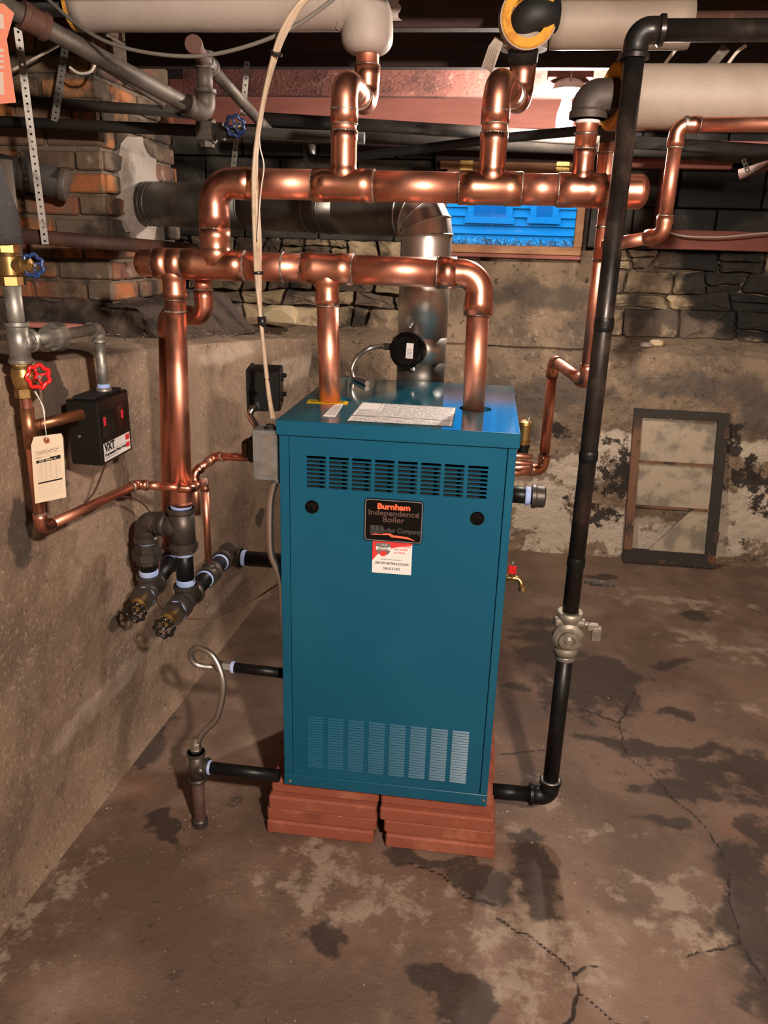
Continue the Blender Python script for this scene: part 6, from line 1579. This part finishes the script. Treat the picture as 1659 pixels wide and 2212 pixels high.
# ------------------------------------------------------------------ old window sash leaning on the wall
sh = thing('old_window_sash', 'weathered old three-pane window sash leaning on the mouldy back wall', 'window sash', P(1450, 1222, z=0))
s_bl = P(1349, 1221, z=.012); s_br = P(1547, 1233, z=.012)
yv = 2.245; s_bl = V((s_bl.x, yv, .012)); s_br = V((s_br.x, yv + .0, .012))
zt2 = P(1470, 886, y=2.325).z; xtl = P(1369, 884, y=2.325).x; xtr = P(1575, 889, y=2.325).x
s_tl = V((xtl, 2.32, zt2)); s_tr = V((xtr, 2.32, zt2))
SX = (s_br - s_bl); SZ = (s_tl - s_bl); sw_, sh_ = SX.length, SZ.length; SX.normalize(); SZ.normalize(); SY = SZ.cross(SX).normalized()
shear = 0
def sp_(u, v): return s_bl.lerp(s_br, u).lerp(s_tl.lerp(s_tr, u), v)
def sbar(u0, v0, u1, v1, th, m, nm, dy=0):
    g = G(); q = [sp_(u0, v0), sp_(u1, v0), sp_(u1, v1), sp_(u0, v1)]; return g.prism([p_ - SY * (th / 2) + SY * dy for p_ in q], SY * th).obj(nm, m, sh)
sbar(.0, 0, 1, .085, .034, sash_wood, 'bottom_rail'); sbar(.0, .945, 1, 1, .034, sash_wood, 'top_rail'); sbar(.885, .0851, 1, .9449, .034, sash_wood, 'stile')
lab(sbar(.0, .0851, .088, .9449, .032, sash_rot, 'stile'), 'rotten brown stile with peeling paint')
for v_ in (.375, .665): sbar(.088, v_ - .008, .885, v_ + .008, .022, sash_rot, 'glazing_bar')
sbar(.088, .383, .885, .657, .003, dusty_glass, 'pane'); sbar(.088, .673, .885, .945, .003, dusty_glass, 'pane')
q = [sp_(.28, .085), sp_(.885, .085), sp_(.885, .367), sp_(.70, .367), sp_(.55, .27)]
lab(G().prism(q, SY * .003).obj('pane', dusty_glass, sh), 'broken pane missing its upper left half')
for v_ in (.17, .84): sbar(.96, v_, 1.012, v_ + .07, .038, rust_pipe, 'hinge_leaf')

# ------------------------------------------------------------------ loose stones and debris
def rock(label, c, s, m, seed, name='loose_stone', cat='stone', flat=True):
    rnd = random.Random(seed); import bmesh
    bm = bmesh.new(); bmesh.ops.create_icosphere(bm, subdivisions=2, radius=1)
    for v in bm.verts:
        p_ = v.co.copy(); n_ = noise.noise(p_ * 1.3 + V((seed, 0, 0))) * .35 + noise.noise(p_ * 3 + V((0, seed, 0))) * .15
        p_ = V([max(-.78, min(.78, a)) for a in p_ * (1 + n_)]); v.co = V((p_.x * s[0], p_.y * s[1], p_.z * s[2]))
    zmin = min(v.co.z for v in bm.verts)
    for v in bm.verts: v.co.z -= zmin
    me = bpy.data.meshes.new(name); bm.to_mesh(me); bm.free(); me.materials.append(m)
    o = bpy.data.objects.new(name, me); COL.objects.link(o); o.location = c; o.rotation_euler = (0, 0, rnd.uniform(-.3, .3)); tag(o, label, cat); ROOT[o.name] = V((0, 0, 0)); return o
rock('large yellow stone lying on the ledge behind the beige cables', P(608, 702, y=2.40), (.125, .06, .065), stone_tan, 3)
rock('square tan stone on the ledge left of the large yellow stone', P(484, 700, y=2.35), (.075, .05, .045), stone_tan, 8)
rock('upper of two small pale stones on the bench below the pale wall stones', P(1417, 748, y=2.47), (.045, .03, .022), stone_tan, 12)
rock('lower left of two small pale stones on the bench below the wall stones', P(1393, 750, y=2.44), (.034, .03, .016), jacket_w, 15)
rock('grey block of stone standing on the ledge behind the copper drops', P(425, 722, z=1.165), (.07, .05, .09), mortar, 17)
wc = thing('charred_wood_chunk', 'splintered charred wood chunk lying on the floor before the back wall', 'wood', P(1295, 1258, z=0))
a, b = P(1262, 1253, z=.012), P(1338, 1262, z=.012); d = (b - a).normalized(); g = G(); n_ = V((0, 0, 1)).cross(d)
prof_ = [(0, .02, .012), (.2, .034, .018), (.6, .03, .016), (.85, .02, .012), (1.0, .003, .003)]; vs = []
for (f, w_, h_) in prof_:
    c = a.lerp(b, f); c.z = 0
    vs += [c - n_ * w_, c - n_ * w_ * .8 + ZD * h_ * .9, c + n_ * w_ * .1 + ZD * h_ * 1.3, c + n_ * w_ + ZD * h_ * .7, c + n_ * w_]
g.add(vs, [(i * 5 + j, i * 5 + (j + 1) % 5, (i + 1) * 5 + (j + 1) % 5, (i + 1) * 5 + j) for i in range(4) for j in range(5)] + [(0, 1, 2, 3, 4)]); g.obj('chunk', mat('charred_grey_wood', (.12, .10, .08), [((.03, .025, .02), 30, .5, .6, 5), ((.35, .3, .25), 40, .62, .7, 4)], rough=.9), wc)
# debris board on the left bench
t_ = thing('loose_ledge_board', 'short dusty brown board lying on the left bench before the rubble', 'board', P(120, 700, y=.8))
plank(t_, P(45, 700, y=.72), P(183, 706, y=.86), .03, .008, wood_pink)
random.seed(17); g = G()
for i in range(420):
    px, py = random.uniform(430, 690), random.uniform(715, 740)
    if i > 150: px, py = random.uniform(0, 660), random.uniform(720, 748)
    x = random.uniform(-1.15, -.42) if i % 2 else random.uniform(-1.2, -.6); y = random.uniform(.55, 1.85)
    z = float(np.interp(y, st[:, 0], st[:, 3])) + .028; s_ = random.uniform(.004, .013); c = V((x, y, z)); q = [V((random.uniform(-1, 1), random.uniform(-1, 1), random.uniform(-.3, .6))) * s_ + c for _ in range(4)]
    g.add(q, [(0, 1, 2), (0, 2, 3), (0, 3, 1), (1, 3, 2)])
o = tag(g.obj('bench_rubble', bench_m), 'small chips and grit scattered over the left concrete bench', 'rubble'); o['kind'] = 'stuff'
g = G()
for i in range(170):
    px, py = random.choice([(random.uniform(1060, 1250), random.uniform(1600, 1860)), (random.uniform(560, 1000), random.uniform(1330, 1480)), (random.uniform(100, 560), random.uniform(1650, 1950)), (random.uniform(1100, 1650), random.uniform(1260, 1700)), (random.uniform(380, 480), random.uniform(1740, 1810))])
    c = P(px, py, z=.002); s_ = random.uniform(.0015, .0045); q = [V((random.uniform(-1, 1), random.uniform(-1, 1), random.uniform(-.2, .6))) * s_ + c for _ in range(4)]
    g.add(q, [(0, 1, 2), (0, 2, 3), (0, 3, 1), (1, 3, 2)])
o = tag(g.obj('floor_grit', stone_tan), 'pale grit and plaster crumbs scattered on the floor round the boiler', 'grit'); o['kind'] = 'stuff'
